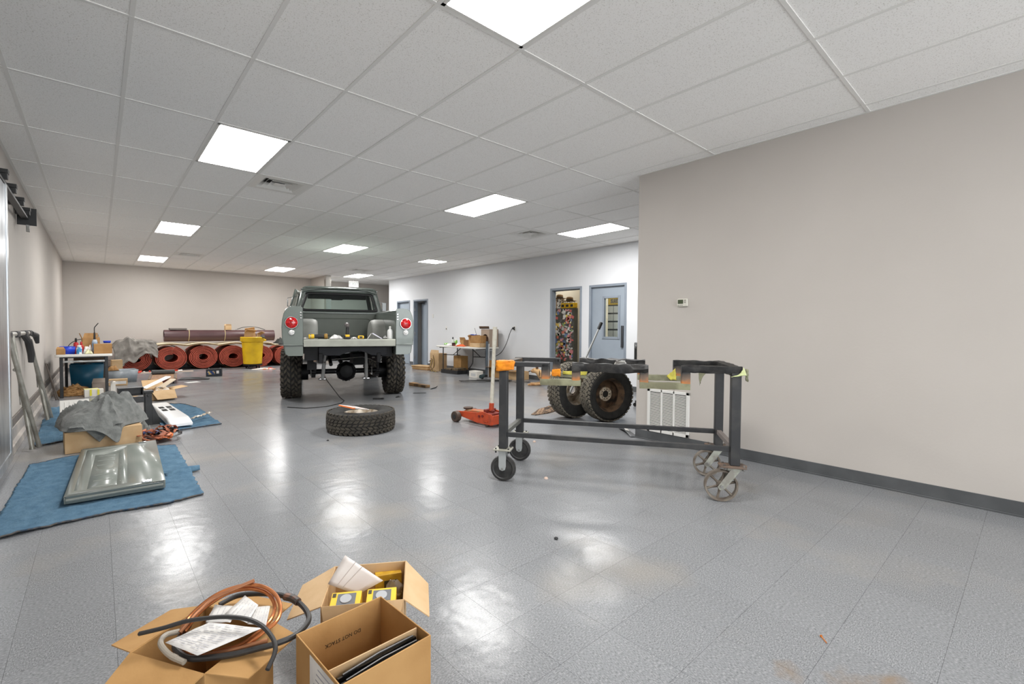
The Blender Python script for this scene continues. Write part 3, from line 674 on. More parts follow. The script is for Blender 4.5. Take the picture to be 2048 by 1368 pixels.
# roof: crowned shell with drip edge
def roof(u,v):
    x=(u*2-1); yy=2.45+v*1.32
    e=abs(x)**3.2; ev=(2*v-1); ee=abs(ev)**4
    return (x*.715,yy,2.066-.085*e-.05*ee)
MB().grid(roof,25,17).build('roof',M_body,truck,solid=.03,off=-1)
MB().tube([(-.715,2.46,1.97),(-.715,3.70,1.97)],.012).tube([(.715,2.46,1.97),(.715,3.70,1.97)],.012).tube([(-.64,2.455,2.005),(.64,2.455,2.005)],.012).build('drip_rail',M_body,truck)
for s in (-1,1):
    sd=lambda y,z:(s*(.80-.14*max(0,min(1,(z-1.5)/.5))),y,z)
    ou=[sd(2.47,1.50),sd(3.86,1.50),sd(3.52,2.0),sd(2.52,2.0)]; inn=[sd(2.58,1.53),sd(3.76,1.53),sd(3.46,1.96),sd(2.60,1.96)]
    p=pan3(ou,inn,'cab_side_frame',th=.03)
    # door: skin, window frame and glass; the left one stands ajar
    th=-.09 if s<0 else 0
    HM=Matrix.Translation((s*.88,3.80,0))@Matrix.Rotation(th,4,'Z')@Matrix.Translation((-s*.88,-3.80,0))
    d_=MB().box(s*.925-.012,s*.925+.012,2.62,3.76,.78,1.50,HM).build('door_skin',M_body,truck,bevel=.01)
    g1=[sd(2.60,1.50),sd(3.74,1.50),sd(3.46,1.975),sd(2.62,1.975)]; g2=[sd(2.67,1.56),sd(3.64,1.56),sd(3.42,1.915),sd(2.69,1.915)]
    g1=[tuple(HM@Vector((x+s*.045,y,z))) for x,y,z in g1]; g2=[tuple(HM@Vector((x+s*.045,y,z))) for x,y,z in g2]
    MB().ring(g1,g2).build('door_window_frame',M_body,d_,solid=.03,smooth=40)
    MB().add(g2,[(0,1,2,3)]).build('side_window',M_truckglass,d_,smooth=0)
    MB().box(s*.94-.012,s*.94+.022,2.68,2.84,1.36,1.385,HM).build('door_handle',M_chrome,d_,bevel=.006)
ws=lambda x,z:(x,3.90-.70*(z-1.48),z)
oW=rr3(.79,.66,1.48,2.02,.14,ws,6); iW=rr3(.72,.61,1.55,1.94,.13,ws,6)
wsf=pan3(oW,iW,'windshield_frame',th=.03)
MB().add(iW,[tuple(range(24))]).build('windshield',M_truckglass,wsf,smooth=0)
# interior
MB().box(-.64,.64,2.56,3.42,1.955,1.965).build('headliner',mat('headliner_dark',srgb(58,58,58),.9),truck)
MB().box(-.60,.60,3.36,3.39,1.84,1.95).build('sun_visor',mat('visor_dark',srgb(66,66,66),.8),truck,bevel=.01)
MB().box(-.70,.70,2.62,2.76,1.0,1.52).box(-.70,.70,2.76,3.22,1.0,1.18).build('bench_seat',mat('seat_vinyl',srgb(42,42,44),.5),truck,bevel=.04,seg=3)
MB().box(-.76,.76,3.62,3.86,1.30,1.50).build('dashboard',mat('dash_black',srgb(52,54,54),.5),truck,bevel=.03)
sw=MB().lathe([(.19+.014*math.cos(a),.014*math.sin(a)) for a in [2*PI*k/8 for k in range(8)]],32,AX((-.38,3.48,1.46),(0,-.75,.65)),closed=True).cyl((-.38,3.48,1.46),(-.38,3.70,1.30),.025,n=10).cyl((-.55,3.48,1.46),(-.21,3.48,1.46),.012,n=8).build('steering_wheel',M_black,truck)
MB().box(-.12,.12,3.50,3.53,1.83,1.89).build('rear_view_mirror',M_black,truck,bevel=.01)
mm=MB().tube([(-.84,3.42,1.66),(-.985,3.40,1.67),(-.99,3.40,1.84),(-.80,3.40,1.885)],.009).build('mirror_arm',M_chrome,truck)
MB().box(-1.0,-.98,3.33,3.45,1.66,1.82).build('mirror_head',mat('mirror_back',srgb(120,122,122),.3,metal=.5),mm,bevel=.01)
mm=MB().tube([(.86,3.52,1.62),(1.0,3.50,1.64),(1.0,3.50,1.80),(.74,3.48,1.80)],.009).build('mirror_arm',M_chrome,truck)
MB().box(.97,1.07,3.485,3.505,1.60,1.80).build('mirror_head',mat('mirror_back',srgb(120,122,122),.3,metal=.5),mm,bevel=.01)
# chassis
for s in (-1,1):
    MB().box(s*.43-.03,s*.43+.03,.12,5.2,.68,.83).build('frame_rail',M_under,truck,bevel=.006)
    # leaf spring arc under the axle
    for q in range(4):
        ln=.62-.12*q
        MB().loft([[(s*.52+dx,AXY+t_*ln,.385-.014*q+.09*(t_*ln/.62)**2+dz) for dx,dz in ((-.032,0),(.032,0),(.032,.011),(-.032,.011))] for t_ in [k/6-1 for k in range(13)]]).build('leaf_spring',M_under,truck)
    MB().tube([(s*.50,AXY+.66,.50),(s*.50,AXY+.66,.76)],.02).tube([(s*.50,AXY-.66,.50),(s*.50,AXY-.66,.76)],.02).build('spring_shackle',M_under,truck)
    MB().box(s*.52-.06,s*.52+.06,AXY-.09,AXY+.09,.37,.40).tube([(s*.52-.04,AXY-.05,.38),(s*.52-.04,AXY-.05,.50),(s*.52-.04,AXY+.05,.50),(s*.52-.04,AXY+.05,.38)],.01).build('u_bolt',M_steel,truck)
# rear cross member with arched lower edge
cm=[(-.46,.925),(-.46,.80),(-.16,.79),(-.08,.83),(.02,.855),(.14,.86),(.24,.83),(.32,.79),(.50,.78),(.56,.80),(.56,.925)]
MB().prism(cm,0,.10,Matrix(((1,0,0,0),(0,0,1,.14),(0,1,0,0),(0,0,0,1)))).build('cross_member',mat('chassis_blue_black',srgb(24,25,31),.5,spec=.25),truck,bevel=.006)
MB().box(-.66,.66,.4,.46,.90,.965).box(-.66,.66,1.2,1.26,.90,.965).box(-.66,.66,2.0,2.06,.90,.965).box(-.66,-.46,.2,.5,.72,.93).box(.5,.66,.25,.5,.76,.93).build('bed_support',M_under,truck,bevel=.005)
ax=MB().cyl((-.80,AXY,.44),(.80,AXY,.44),.045,n=16)
for s in (-1,1): ax.cyl((s*.60,AXY,.44),(s*.74,AXY,.44),.14,n=24)
axo=ax.build('rear_axle',M_under,truck)
dm=MB().lathe([(.10,.17),(.14,.12),(.165,.05),(.17,.0),(.185,-.005),(.185,-.025),(.165,-.03),(.155,-.07),(.12,-.115),(.05,-.13),(0,-.13)],8,AX((.03,AXY-.02,.44),(0,1,0))).build('differential',M_under,axo,bevel=.008)
fl=MB()
for k in range(10):
    a=2*PI*k/10; fl.cyl((.03+.176*math.cos(a),AXY-.05,.44+.176*math.sin(a)),(.03+.176*math.cos(a),AXY-.03,.44+.176*math.sin(a)),.012,n=6)
fl.build('cover_bolt',M_blackmetal,axo)
MB().cyl((.03,AXY+.15,.46),(.0,4.0,.62),.04,n=14).build('drive_shaft',M_under,truck)
MB().tube([(-.25,.9,.60),(-.25,1.6,.72),(-.3,2.4,.66),(-.3,3.6,.6)],.03).box(-.62,-.48,.5,.95,.55,.72).box(.2,.42,2.0,2.7,.5,.72).build('exhaust',M_under,truck)
MB().box(-.40,.40,3.3,4.6,.50,.80).build('drivetrain',M_under,truck,bevel=.05)
# shock absorbers: bright steel tubes
for (x0,z0,x1,z1) in ((-.339,.80,-.376,.345),(.328,.80,.352,.335)):
    y0_,y1_=.95,1.15
    p=Vector((x0,y0_,z0)); q=Vector((x1,y1_,z1)); k=p.lerp(q,.45)
    sh=MB().cyl(p,k,.024,n=14).cyl(k,q,.030,n=14).build('shock_absorber',mat('shock_grey',srgb(168,168,166),.35),truck)
    MB().cyl((x1-.05,y1_,z1-.01),(x1+.05,y1_,z1-.01),.018,n=10).ball((x1-.05,y1_,z1-.01),.02,8).build('shock_bolt',M_chrome,sh)
MB().tube([(-.50,.30,.83),(-.50,.25,.76),(-.52,.25,.70),(-.46,.28,.68),(-.36,.5,.67)],.012).tube([(.36,.4,.74),(.50,.35,.76),(.58,.3,.80),(.66,.28,.88)],.014).tube([(-.3,1.2,.66),(.3,1.25,.70),(.55,1.3,.62)],.008).build('brake_line',mat('line_grey',srgb(120,116,112),.5),truck)
MB().cyl((-.53,.24,.73),(-.49,.24,.73),.03,n=12).build('filler_elbow',mat('brass_tan',srgb(176,150,128),.4,metal=.4),truck)
wires=MB().tube([(-.36,AXY-.1,.42),(-.30,AXY-.3,.30),(-.12,AXY-.7,.06),(-.06,AXY-.78,.015)],.006).tube([(-.06,AXY-.78,.010),(-.12,AXY-1.0,.008),(-.35,AXY-1.25,.008),(-.65,AXY-1.3,.008),(-.9,AXY-1.1,.008)],.006).build('hanging_cable',M_black,truck)
# wheels
for (x,y) in ((-.872,AXY),(.872,AXY),(-.872,4.62),(.872,4.62)):
    s=1 if x>0 else -1
    mxw=AX((x,y,WR),(s,0,0))
    whl=tire(truck,WR*2,.32,.205,'mud',mxw,'wheel_tyre')
    steel_wheel(whl,.205,.30,mxw,M_blackmetal,M_steel,deep=.03)

# ------------------------------------------------------------------ things lying on the truck bed
TM=truck.matrix_world.copy()
def bedpt(x,y,z): return tuple(TM@Vector((x,y,z)))
ZB=1.0515
TZ=-0.3154
t=thing('angle_grinder','yellow and black angle grinder at the left end of the truck bed','power tool',bedpt(-.50,.03,ZB+.001),TZ)
MB().cyl((-.10,.0,.035),(-.02,.0,.04),.034,n=16).build('gear_head',M_dyel,t,bevel=.01); MB().cyl((-.03,0,.04),(.12,0,.038),.027,.03,n=14).build('grip',M_black,t); MB().cyl((.115,0,.04),(.165,0,.04),.040,n=14).build('motor_end',mat('tool_amber',srgb(150,116,52),.5),t,bevel=.01)
MB().cyl((-.075,-.012,.038),(-.067,-.012,.038),.038,n=20).build('disc',M_steel,t)
t=thing('cordless_drill','cordless angle drill standing on its yellow battery on the truck bed','power tool',bedpt(-.055,.04,ZB+.001),TZ)
MB().box(-.045,.045,-.06,.06,0,.055).build('battery',M_black,t,bevel=.01); MB().box(-.032,.032,-.064,.064,.03,.066).build('battery_band',M_dyel,t,bevel=.008)
MB().tube([(0,0,.06),(0,0,.13),(.006,.01,.19)],[.024,.021,.024],12).build('drill_grip',M_black,t)
MB().cyl((0,-.06,.205),(0,.09,.215),.030,.036,n=14).cyl((0,-.09,.203),(0,-.06,.205),.014,.022,n=12).build('drill_head',mat('tool_grey',srgb(92,86,84),.45),t)
t=thing('battery_charger','small black and yellow battery block on the truck bed right of the drill','battery',bedpt(.145,.04,ZB+.001),TZ)
MB().box(-.045,.045,-.03,.03,0,.05).build('case_shell',M_dyel,t,bevel=.012); MB().box(-.022,.022,-.034,-.028,.012,.04).build('contact_slot',M_black,t); MB().box(-.05,.05,-.025,.025,0,.012).build('foot',M_black,t)
def rag(name,label,cat,loc,rz,sx,sy,h,m,seed,nx=22,ny=14):
    def f(u,v):
        x,y=(u-.5)*sx,(v-.5)*sy; e=min(1,4*min(u,1-u,v,1-v)); w_=.5+.5*fbm(u*3+seed,v*3,seed)
        return (x+.02*fbm(v*4,seed,1),y+.02*fbm(u*4,seed,2),max(.004,h*e*w_+.004))
    o=MB().grid(f,nx,ny).build(name,m,smooth=60,solid=.003,off=1); at(o,loc,rz); return tag(o,label,cat)
M_paper=mat('paper',srgb(232,230,226),.8,c2=srgb(210,208,206),scale=9); M_cloth=mat('white_cloth',srgb(228,227,224),.9,c2=srgb(200,198,196),scale=12)
rag('white_rag','crumpled white rag on the truck bed left of the drill','rag',bedpt(-.215,.035,ZB),TZ,.19,.075,.075,M_cloth,3.1)
rag('white_rag','flat white rag on the truck bed between the drill and the battery','rag',bedpt(.045,.035,ZB),TZ,.08,.06,.03,M_cloth,5.7)
rag('white_rag','grey white rag by the grinder at the left end of the bed','rag',bedpt(-.64,.035,ZB),TZ,.04,.06,.03,M_cloth,8.7)
t=thing('folded_leaflet','folded white leaflet leaning up on the truck bed','paper',bedpt(.345,.045,ZB),TZ)
MB().add([(-.10,-.03,.001),(-.045,-.03,.085),(.10,-.03,.004),(-.10,.03,.001),(-.045,.03,.085),(.10,.03,.004)],[(0,1,4,3),(1,2,5,4)]).build('sheet',M_paper,t,solid=.003,smooth=0); MB().add([(-.04,-.034,.085),(.105,-.034,.004),(.125,-.034,.004),(-.02,-.034,.092)],[(0,1,2,3)]).build('page',mat('paper_lilac',srgb(214,212,226),.8),t,solid=.003,smooth=0)
t=thing('hose_fitting','metal hose fitting at the right end of the truck bed','fitting',bedpt(.51,.05,ZB),TZ)
MB().cyl((-.03,0,.02),(.035,0,.02),.016,n=12).cyl((0,0,.02),(.01,0,.05),.012,n=10).build('fitting_body',M_steel,t); MB().cyl((-.035,0,.02),(-.028,0,.02),.022,n=6).build('nut',M_blackmetal,t)
t=thing('spray_bottle','white plastic bottle standing at the right end of the truck bed','bottle',bedpt(.605,.13,1.004),TZ)
MB().lathe([(0,0),(.043,0),(.046,.01),(.046,.16),(.036,.19),(.016,.205),(.016,.235),(0,.235)],24).build('bottle_body',mat('bottle_white',srgb(225,226,224),.35),t); MB().lathe([(.019,.215),(.019,.245),(0,.248)],16).build('cap',M_white,t)

# ------------------------------------------------------------------ rolling frame cart with masked top rails
CA=math.atan2(-.826,.563)
cart=thing('rolling_frame_cart','black steel rolling cart with masked top rails and four casters','cart',(2.453,2.811,0),CA)
CL,CB=1.70,.60
M_cart=mat('cart_black',srgb(50,51,53),0.5,c2=srgb(70,69,68),scale=10,lo=.5,hi=.8,spec=.35)
M_wrap=mat('black_masking_film',srgb(26,26,27),0.5,spec=.3,c2=srgb(48,47,46),scale=14,bump=.5,bscale=22)
M_mask=mat('green_masking_paper',srgb(134,134,108),0.75,c2=srgb(108,106,84),scale=9,bump=.3,bscale=30)
M_rust=mat('rust_overspray',srgb(196,112,38),0.7,c2=srgb(120,84,54),scale=16)
M_ytape=mat('yellow_tape',srgb(206,196,84),0.6,c2=srgb(180,170,70),scale=20)
M_otape=mat('orange_tape',srgb(236,148,24),0.6,c2=srgb(214,126,20),scale=18)
def drop_material():
    m=bpy.data.materials.new('sprayed_drop'); m.use_nodes=True; nt=m.node_tree; b=nt.nodes['Principled BSDF']
    tc=nt.nodes.new('ShaderNodeTexCoord'); sp=nt.nodes.new('ShaderNodeSeparateXYZ'); nt.links.new(tc.outputs['Object'],sp.inputs[0])
    n=nt.nodes.new('ShaderNodeTexNoise'); n.inputs['Scale'].default_value=18; nt.links.new(tc.outputs['Object'],n.inputs['Vector'])
    a=nt.nodes.new('ShaderNodeMath'); a.operation='MULTIPLY_ADD'; a.inputs[1].default_value=.05; nt.links.new(n.outputs['Fac'],a.inputs[0]); nt.links.new(sp.outputs[2],a.inputs[2])
    mr=nt.nodes.new('ShaderNodeMapRange'); mr.inputs[1].default_value=.815; mr.inputs[2].default_value=.985; nt.links.new(a.outputs[0],mr.inputs[0])
    r=nt.nodes.new('ShaderNodeValToRGB'); e=r.color_ramp.elements; e[0].color=(*srgb(146,148,120),1); e[0].position=.1; e[1].color=(*srgb(40,40,41),1); e[1].position=.72
    k=e.new(.28); k.color=(*srgb(178,112,56),1); k=e.new(.45); k.color=(*srgb(110,92,78),1)
    nt.links.new(mr.outputs[0],r.inputs[0]); nt.links.new(r.outputs[0],b.inputs['Base Color']); b.inputs['Roughness'].default_value=.6
    return m
M_drop=drop_material()
P=.032
for (x,y) in ((0,0),(CL,0),(0,CB),(CL,CB)):
    MB().box(x-P,x+P,y-P,y+P,.265,.925).build('post',M_cart,cart,bevel=.004)
for y in (0,CB): MB().box(P,CL-P,y-.018,y+.018,.36,.396).build('lower_rail',M_cart,cart,bevel=.003)
MB().box(-.018,.018,P,CB-P,.36,.396).build('end_rail',mat('rail_grey',srgb(96,97,92),.5),cart,bevel=.003)
MB().box(CL-.018,CL+.018,P,CB-P,.36,.396).build('end_rail',mat('rail_dusty',srgb(120,112,108),.6),cart,bevel=.003)
def wavy(x0,x1,y,z0,z1,m,name,seed,amp=.006,hw=.033):
    n=int((x1-x0)/.02)+2
    secs=[]
    for i in range(n+1):
        x=x0+(x1-x0)*i/n; q=[]
        for k,(dy,zz) in enumerate(((-hw,z0),(0,z0-.002),(hw,z0),(hw+.003,(z0+z1)/2),(hw,z1),(0,z1+.003),(-hw,z1),(-hw-.003,(z0+z1)/2))):
            q.append((x,y+dy+amp*fbm(x*9+seed,k*1.7,seed,2),zz+amp*fbm(x*9,k*2.3+seed,3,2)))
        secs.append(q)
    return MB().loft(secs).build(name,m,cart,smooth=50)
for y,sd_ in ((0,1.3),(CB,7.9)):
    MB().box(-.045,.37,y-.031,y+.031,.926,.962).build('top_rail',M_cart,cart,bevel=.004)
    for x in (.338,.575,1.075,1.365): MB().box(x-.031,x+.031,y-.031,y+.031,.80,.955).build('drop_leg',M_drop,cart,bevel=.006)
    for a,b in ((.30,.61),(1.045,1.395)): wavy(a,b,y,.79,.836,M_mask,'masked_bar',sd_+a,.004)
    wavy(.545,1.105,y,.902,.962,M_wrap,'film_wrap',sd_,.014)
    wavy(1.335,1.735,y,.916,.964,M_wrap,'film_wrap',sd_+4,.009)
# far rail bits of tape and the cross pieces at both ends
MB().box(-.035,.028,P,CB-P,.925,.958).build('cross_rail',mat('cross_rail_dusty',srgb(96,80,66),.6,c2=srgb(60,56,52),scale=14),cart,bevel=.004)
mb=MB(); secs=[]
for i in range(25):
    y=-.03+(CB+.06)*i/24; secs.append([(CL+.0+dx+.006*fbm(y*9,k,2),y,z+.006*fbm(y*9,k+4,5)) for k,(dx,z) in enumerate(((-.035,.90),(.035,.90),(.038,.935),(.035,.965),(0,.97),(-.035,.965)))])
MB().loft(secs).build('film_wrap',M_wrap,cart,smooth=50)
def patch(name,m,pts,seed,th=.003):
    MB().grid(lambda u,v:tuple(Vector(pts[0])*(1-u)*(1-v)+Vector(pts[1])*u*(1-v)+Vector(pts[2])*u*v+Vector(pts[3])*(1-u)*v+Vector((.006*fbm(u*4+seed,v*4,1),.006*fbm(u*4,v*4+seed,2),.006*fbm(u*4,v*4,seed)))),8,8).build(name,m,cart,solid=th,smooth=60)
patch('orange_tape',M_otape,[(-.055,-.04,.885),(.09,-.04,.90),(.10,-.04,.968),(-.055,-.04,.968)],2)
patch('orange_tape',M_otape,[(-.055,-.04,.968),(.10,-.04,.968),(.06,.05,.970),(-.055,.05,.970)],3)
patch('orange_tape',M_otape,[(-.052,-.04,.885),(-.052,.05,.885),(-.052,.05,.968),(-.052,-.04,.968)],4)
patch('orange_tape',M_otape,[(.30,CB-.04,.80),(.38,CB-.04,.80),(.38,CB-.04,.87),(.30,CB-.04,.86)],6)
patch('yellow_tape',M_ytape,[(.40,CB-.04,.85),(.62,CB-.04,.85),(.60,CB-.04,.815),(.40,CB-.04,.82)],7)
patch('yellow_tape',M_ytape,[(1.31,CB-.04,.80),(1.36,CB-.04,.80),(1.35,CB-.038,.90),(1.28,CB-.038,.83)],8)
patch('hanging_tape',M_mask,[(1.53,CB-.03,.90),(1.63,CB-.03,.905),(1.56,CB-.03,.83),(1.545,CB-.03,.76)],9)
patch('hanging_tape',mat('tape_lime',srgb(196,204,150),.6),[(1.66,-.04,.895),(1.76,-.045,.91),(1.74,-.045,.965),(1.72,-.04,.91)],10)
patch('hanging_tape',M_mask,[(1.755,-.02,.955),(1.775,-.02,.95),(1.775,-.02,.86),(1.76,-.02,.87)],12)
patch('film_flap',M_steel,[(.86,CB-.045,.955),(.94,CB-.045,.955),(.96,CB-.045,.905),(.84,CB-.045,.905)],13)
# casters
def caster_black(x,y):
    c=MB()
    for sx,sy in ((-1,-1),(1,-1),(1,1),(-1,1)): pass
    p=MB().box(x-.07,x+.07,y-.06,y+.06,.252,.264).build('caster_plate',mat('zinc_plate',srgb(172,170,158),.45,metal=.3),cart,bevel=.002)
    for sx in (-1,1):
        for sy in (-1,1): MB().cyl((x+sx*.052,y+sy*.042,.235),(x+sx*.052,y+sy*.042,.272),.008,n=6).build('plate_bolt',M_black,p)
    fk=MB()
    for sy in (-1,1):
        fk.prism([(-.03,.25),(-.03,.125),(-.022,.098),(0,.088),(.022,.098),(.03,.125),(.03,.25)],-.003,.003,Matrix(((1,0,0,x),(0,0,1,y+sy*.035),(0,1,0,0),(0,0,0,1))))
    fk.box(x-.032,x+.032,y-.038,y+.038,.243,.252).build('caster_fork',mat('zinc',srgb(176,180,180),.4,metal=.35),p)
    w_=MB().lathe([(.028,-.024),(.075,-.02),(.082,-.026),(.098,-.022),(.1035,-.008),(.1035,.008),(.098,.022),(.082,.026),(.075,.02),(.028,.024),(.012,.027),(.012,-.027)],40,AX((x,y,.1035),(0,1,0)),closed=True).build('caster_wheel',mat('caster_rubber',srgb(40,40,40),.5,c2=srgb(54,53,52),scale=20),p)
    MB().cyl((x,y-.042,.1035),(x,y+.042,.1035),.010,n=10).build('axle_bolt',M_steel,p)
def caster_iron(x,y,r=.113):
    # swivelled: the wheel trails towards local -x
    p=MB().prism([(x-.10,y-.05),(x+.07,y-.06),(x+.085,y),(x+.07,y+.06),(x-.10,y+.05)],.250,.264).build('caster_plate',mat('rusty_plate',srgb(122,100,84),.7,c2=srgb(92,80,72),scale=20),cart,bevel=.003)
    for dx,dy in ((.055,-.045),(.055,.045),(-.07,-.035),(-.07,.035)): MB().cyl((x+dx,y+dy,.235),(x+dx,y+dy,.274),.007,n=6).build('plate_bolt',M_steel,p)
    wx,wz=x-.085,r
    fk=MB()
    for sy in (-1,1): fk.add([tuple(Vector(q)+Vector((0,y+sy*.038,0))) for th in (-.003,.003) for q in ((x-.02,th,.25),(wx-.028,th,wz-.005),(wx-.012,th,wz-.026),(wx+.018,th,wz-.018),(x+.045,th,.25))],[(0,1,2,3,4),(9,8,7,6,5),(0,5,6,1),(1,6,7,2),(2,7,8,3),(3,8,9,4),(4,9,5,0)])
    fk.box(x-.05,x+.05,y-.04,y+.04,.236,.25).build('caster_fork',mat('fork_grey',srgb(168,170,160),.5,metal=.3,c2=srgb(140,138,130),scale=16),p)
    MI=mat('cast_iron',srgb(126,118,108),.65,metal=.25,c2=srgb(102,92,82),scale=14)
    w_=MB().lathe([(r-.014,-.022),(r-.002,-.024),(r,-.016),(r,.016),(r-.002,.024),(r-.014,.022),(r-.017,0)],44,AX((wx,y,wz),(0,1,0)),closed=True)
    w_.lathe([(.010,-.028),(.027,-.026),(.030,0),(.027,.026),(.010,.028)],20,AX((wx,y,wz),(0,1,0)),closed=True)
    for k in range(6):
        a=2*PI*k/6+.3; d=Vector((math.cos(a),0,math.sin(a)))
        c=Vector((wx,y,wz)); w_.tube([c+d*.02,c+d*.06,c+d*(r-.012)],[.011,.008,.010],8)
    w_.build('caster_wheel',MI,p)
    MB().cyl((wx,y-.048,wz),(wx,y+.048,wz),.012,n=6).build('axle_bolt',M_steel,p)
caster_black(0,0); caster_black(.0,CB); caster_iron(CL,0); caster_iron(CL,CB,.108)

# ------------------------------------------------------------------ loose tyres
M_rustrim=mat('rusty_rim',srgb(112,88,66),.8,c2=srgb(58,48,40),scale=10)
M_hubc=mat('hub_cream',srgb(206,196,176),.6,c2=srgb(150,128,104),scale=24)
M_treadd=mat('tread_dusty',srgb(86,82,74),.9,c2=srgb(112,106,94),scale=9)
M_silver=mat('rim_silver',srgb(196,186,172),.45,metal=.5,c2=srgb(150,134,112),scale=12)
t=thing('wheel_assembly','truck tyre on a wheel lying flat on the floor behind the boxes','tyre',(2.385,5.345,0),.5)
tire(t,.80,.245,.20,'at',Matrix.Translation((0,0,.1228)),'tyre',M_rub)
steel_wheel(t,.20,.24,Matrix.Translation((0,0,.1228)),M_silver,M_silver,deep=-.02,bolts=6)
ax1=(-.33,-.94,0)
t=thing('wheel_assembly','upright truck wheel with rusty rim and cream hub behind the cart','wheel',(5.12,3.78,0),0)
m1=AX((0,0,.357),ax1)
tire(t,.714,.25,.222,'at',m1,'tyre',M_rub,M_treadd)
steel_wheel(t,.222,.25,m1,M_rustrim,M_hubc,deep=-.045,bolts=10,hub_r=.082,hole=.048)
MB().lathe([(0,-.04),(.055,-.04),(.055,-.07),(0,-.07)],24,m1).build('bore_dark_disc',M_dark,t)  # added dark disc so nothing bright shows through the hub hole
t=thing('wheel_assembly','second upright truck wheel, half hidden behind the one with the rusty rim','wheel',(4.97,4.24,0),0)
m2=AX((0,0,.385),(-.08,-.997,0))
tire(t,.77,.24,.205,'at',m2,'tyre',M_rub,M_treadd)
steel_wheel(t,.205,.24,m2,M_silver,M_silver,deep=-.03,bolts=8)
t=thing('instruction_booklet','white and orange printed booklet lying on the flat tyre','booklet',(2.27,5.28,.285),.55,rx=.12,ry=.22)
MB().box(-.16,.16,-.10,.10,-.006,.006).build('cover',mat('booklet_white',srgb(228,224,220),.5,c2=srgb(206,190,186),scale=14,lo=.5,hi=.55),t,bevel=.003)
MB().box(-.162,-.12,-.101,.101,-.012,.005).build('orange_spine',mat('booklet_orange',srgb(226,120,60),.5),t,bevel=.003)
for k in range(6): MB().box(-.09+.04*(k%3)*1.6,-.045+.04*(k%3)*1.6,-.08+.085*(k//3),-.015+.085*(k//3),.006,.0068).build('print_block',mat('print_%d'%(k%2),srgb(190,186,190) if k%2 else srgb(222,170,160),.6),t,smooth=0)

# ------------------------------------------------------------------ floor jack
jack=thing('floor_jack','orange hydraulic floor jack with a tall white handle','floor jack',(3.74,4.56,0),.10)
M_or=mat('jack_orange',srgb(192,74,38),.5,c2=srgb(132,56,36),scale=14,lo=.5,hi=.8); M_ord=mat('jack_red_dark',srgb(120,40,30),.55)
M_iron=mat('iron_brown',srgb(84,70,62),.6,metal=.3)
for s in (-1,1):
    MB().prism([(-.16,.03),(.10,.03),(.42,.075),(.50,.085),(.50,.135),(.30,.15),(.10,.16),(.0,.185),(-.16,.165)],-.006,.006,Matrix(((0,0,1,s*.115),(1,0,0,0),(0,1,0,0),(0,0,0,1)))).build('side_plate',M_or,jack,bevel=.004)
    fwl=MB().cyl((s*.125,.46,.07),(s*.19,.46,.07),.07,n=24).build('front_wheel',M_iron,jack,bevel=.006)
    MB().cyl((s*.19,.46,.07),(s*.196,.46,.07),.03,n=14).build('axle_cap',M_blackmetal,fwl)
    rc=MB().cyl((s*.10-.015,-.06,.035),(s*.10+.015,-.06,.035),.035,n=18).build('rear_caster',M_iron,jack,bevel=.004)
    MB().box(s*.10-.03,s*.10+.03,-.09,-.02,.062,.075).build('caster_yoke',M_or,rc)
    for (y,z) in ((.06,.12),(.0,.13)): MB().cyl((s*.115,y,z),(s*.132,y,z),.016,n=10).build('pivot_bolt',M_ord,jack)
MB().box(-.115,.115,-.17,-.155,.035,.15).build('rear_plate',M_or,jack,bevel=.006)
MB().box(-.115,.115,.30,.32,.07,.13).build('cross_bar',M_or,jack,bevel=.004)
MB().prism([(.02,.12),(.10,.17),(.40,.155),(.46,.12),(.40,.10),(.10,.10)],-.05,.05,Matrix(((0,0,1,0),(1,0,0,0),(0,1,0,0),(0,0,0,1)))).build('lift_arm',mat('arm_dirty',srgb(150,116,84),.6,c2=srgb(176,90,50),scale=12),jack,bevel=.01)
MB().lathe([(0,0),(.06,0),(.065,.02),(.05,.022),(0,.015)],20,Matrix.Translation((0,.40,.160))).build('saddle',M_iron,jack)
MB().box(-.07,.07,-.13,.0,.06,.17).cyl((0,-.05,.17),(0,-.05,.20),.03,n=14).build('pump_block',M_ord,jack,bevel=.01)
MB().box(-.09,.09,-.03,.02,.165,.21).build('socket_yoke',M_ord,jack,bevel=.008)
hs=MB().cyl((.0,-.03,.18),(.003,-.035,.285),.032,n=14).build('handle_socket',M_or,jack,bevel=.004)
MB().cyl((.003,-.035,.27),(.035,-.055,1.245),.024,.022,n=16).cyl((.028,-.05,1.0),(.035,-.055,1.245),.028,n=16).build('handle',mat('handle_white',srgb(214,210,196),.5,c2=srgb(186,176,158),scale=20,lo=.5,hi=.8),jack)
# pole with a foam grip leaning behind the wheels
t=thing('grip_pole','silver pole with a black foam grip leaning behind the two upright wheels','pole',(5.227,4.663,0))
MB().cyl((0,0,.006),(.432,-.332,1.236),.017,.014,n=14).build('pole_rod',mat('pole_silver',srgb(176,178,178),.35,metal=.4),t)
MB().cyl((.428,-.329,1.225),(.464,-.356,1.328),.024,n=14).build('foam_grip',M_black,t,bevel=.006)

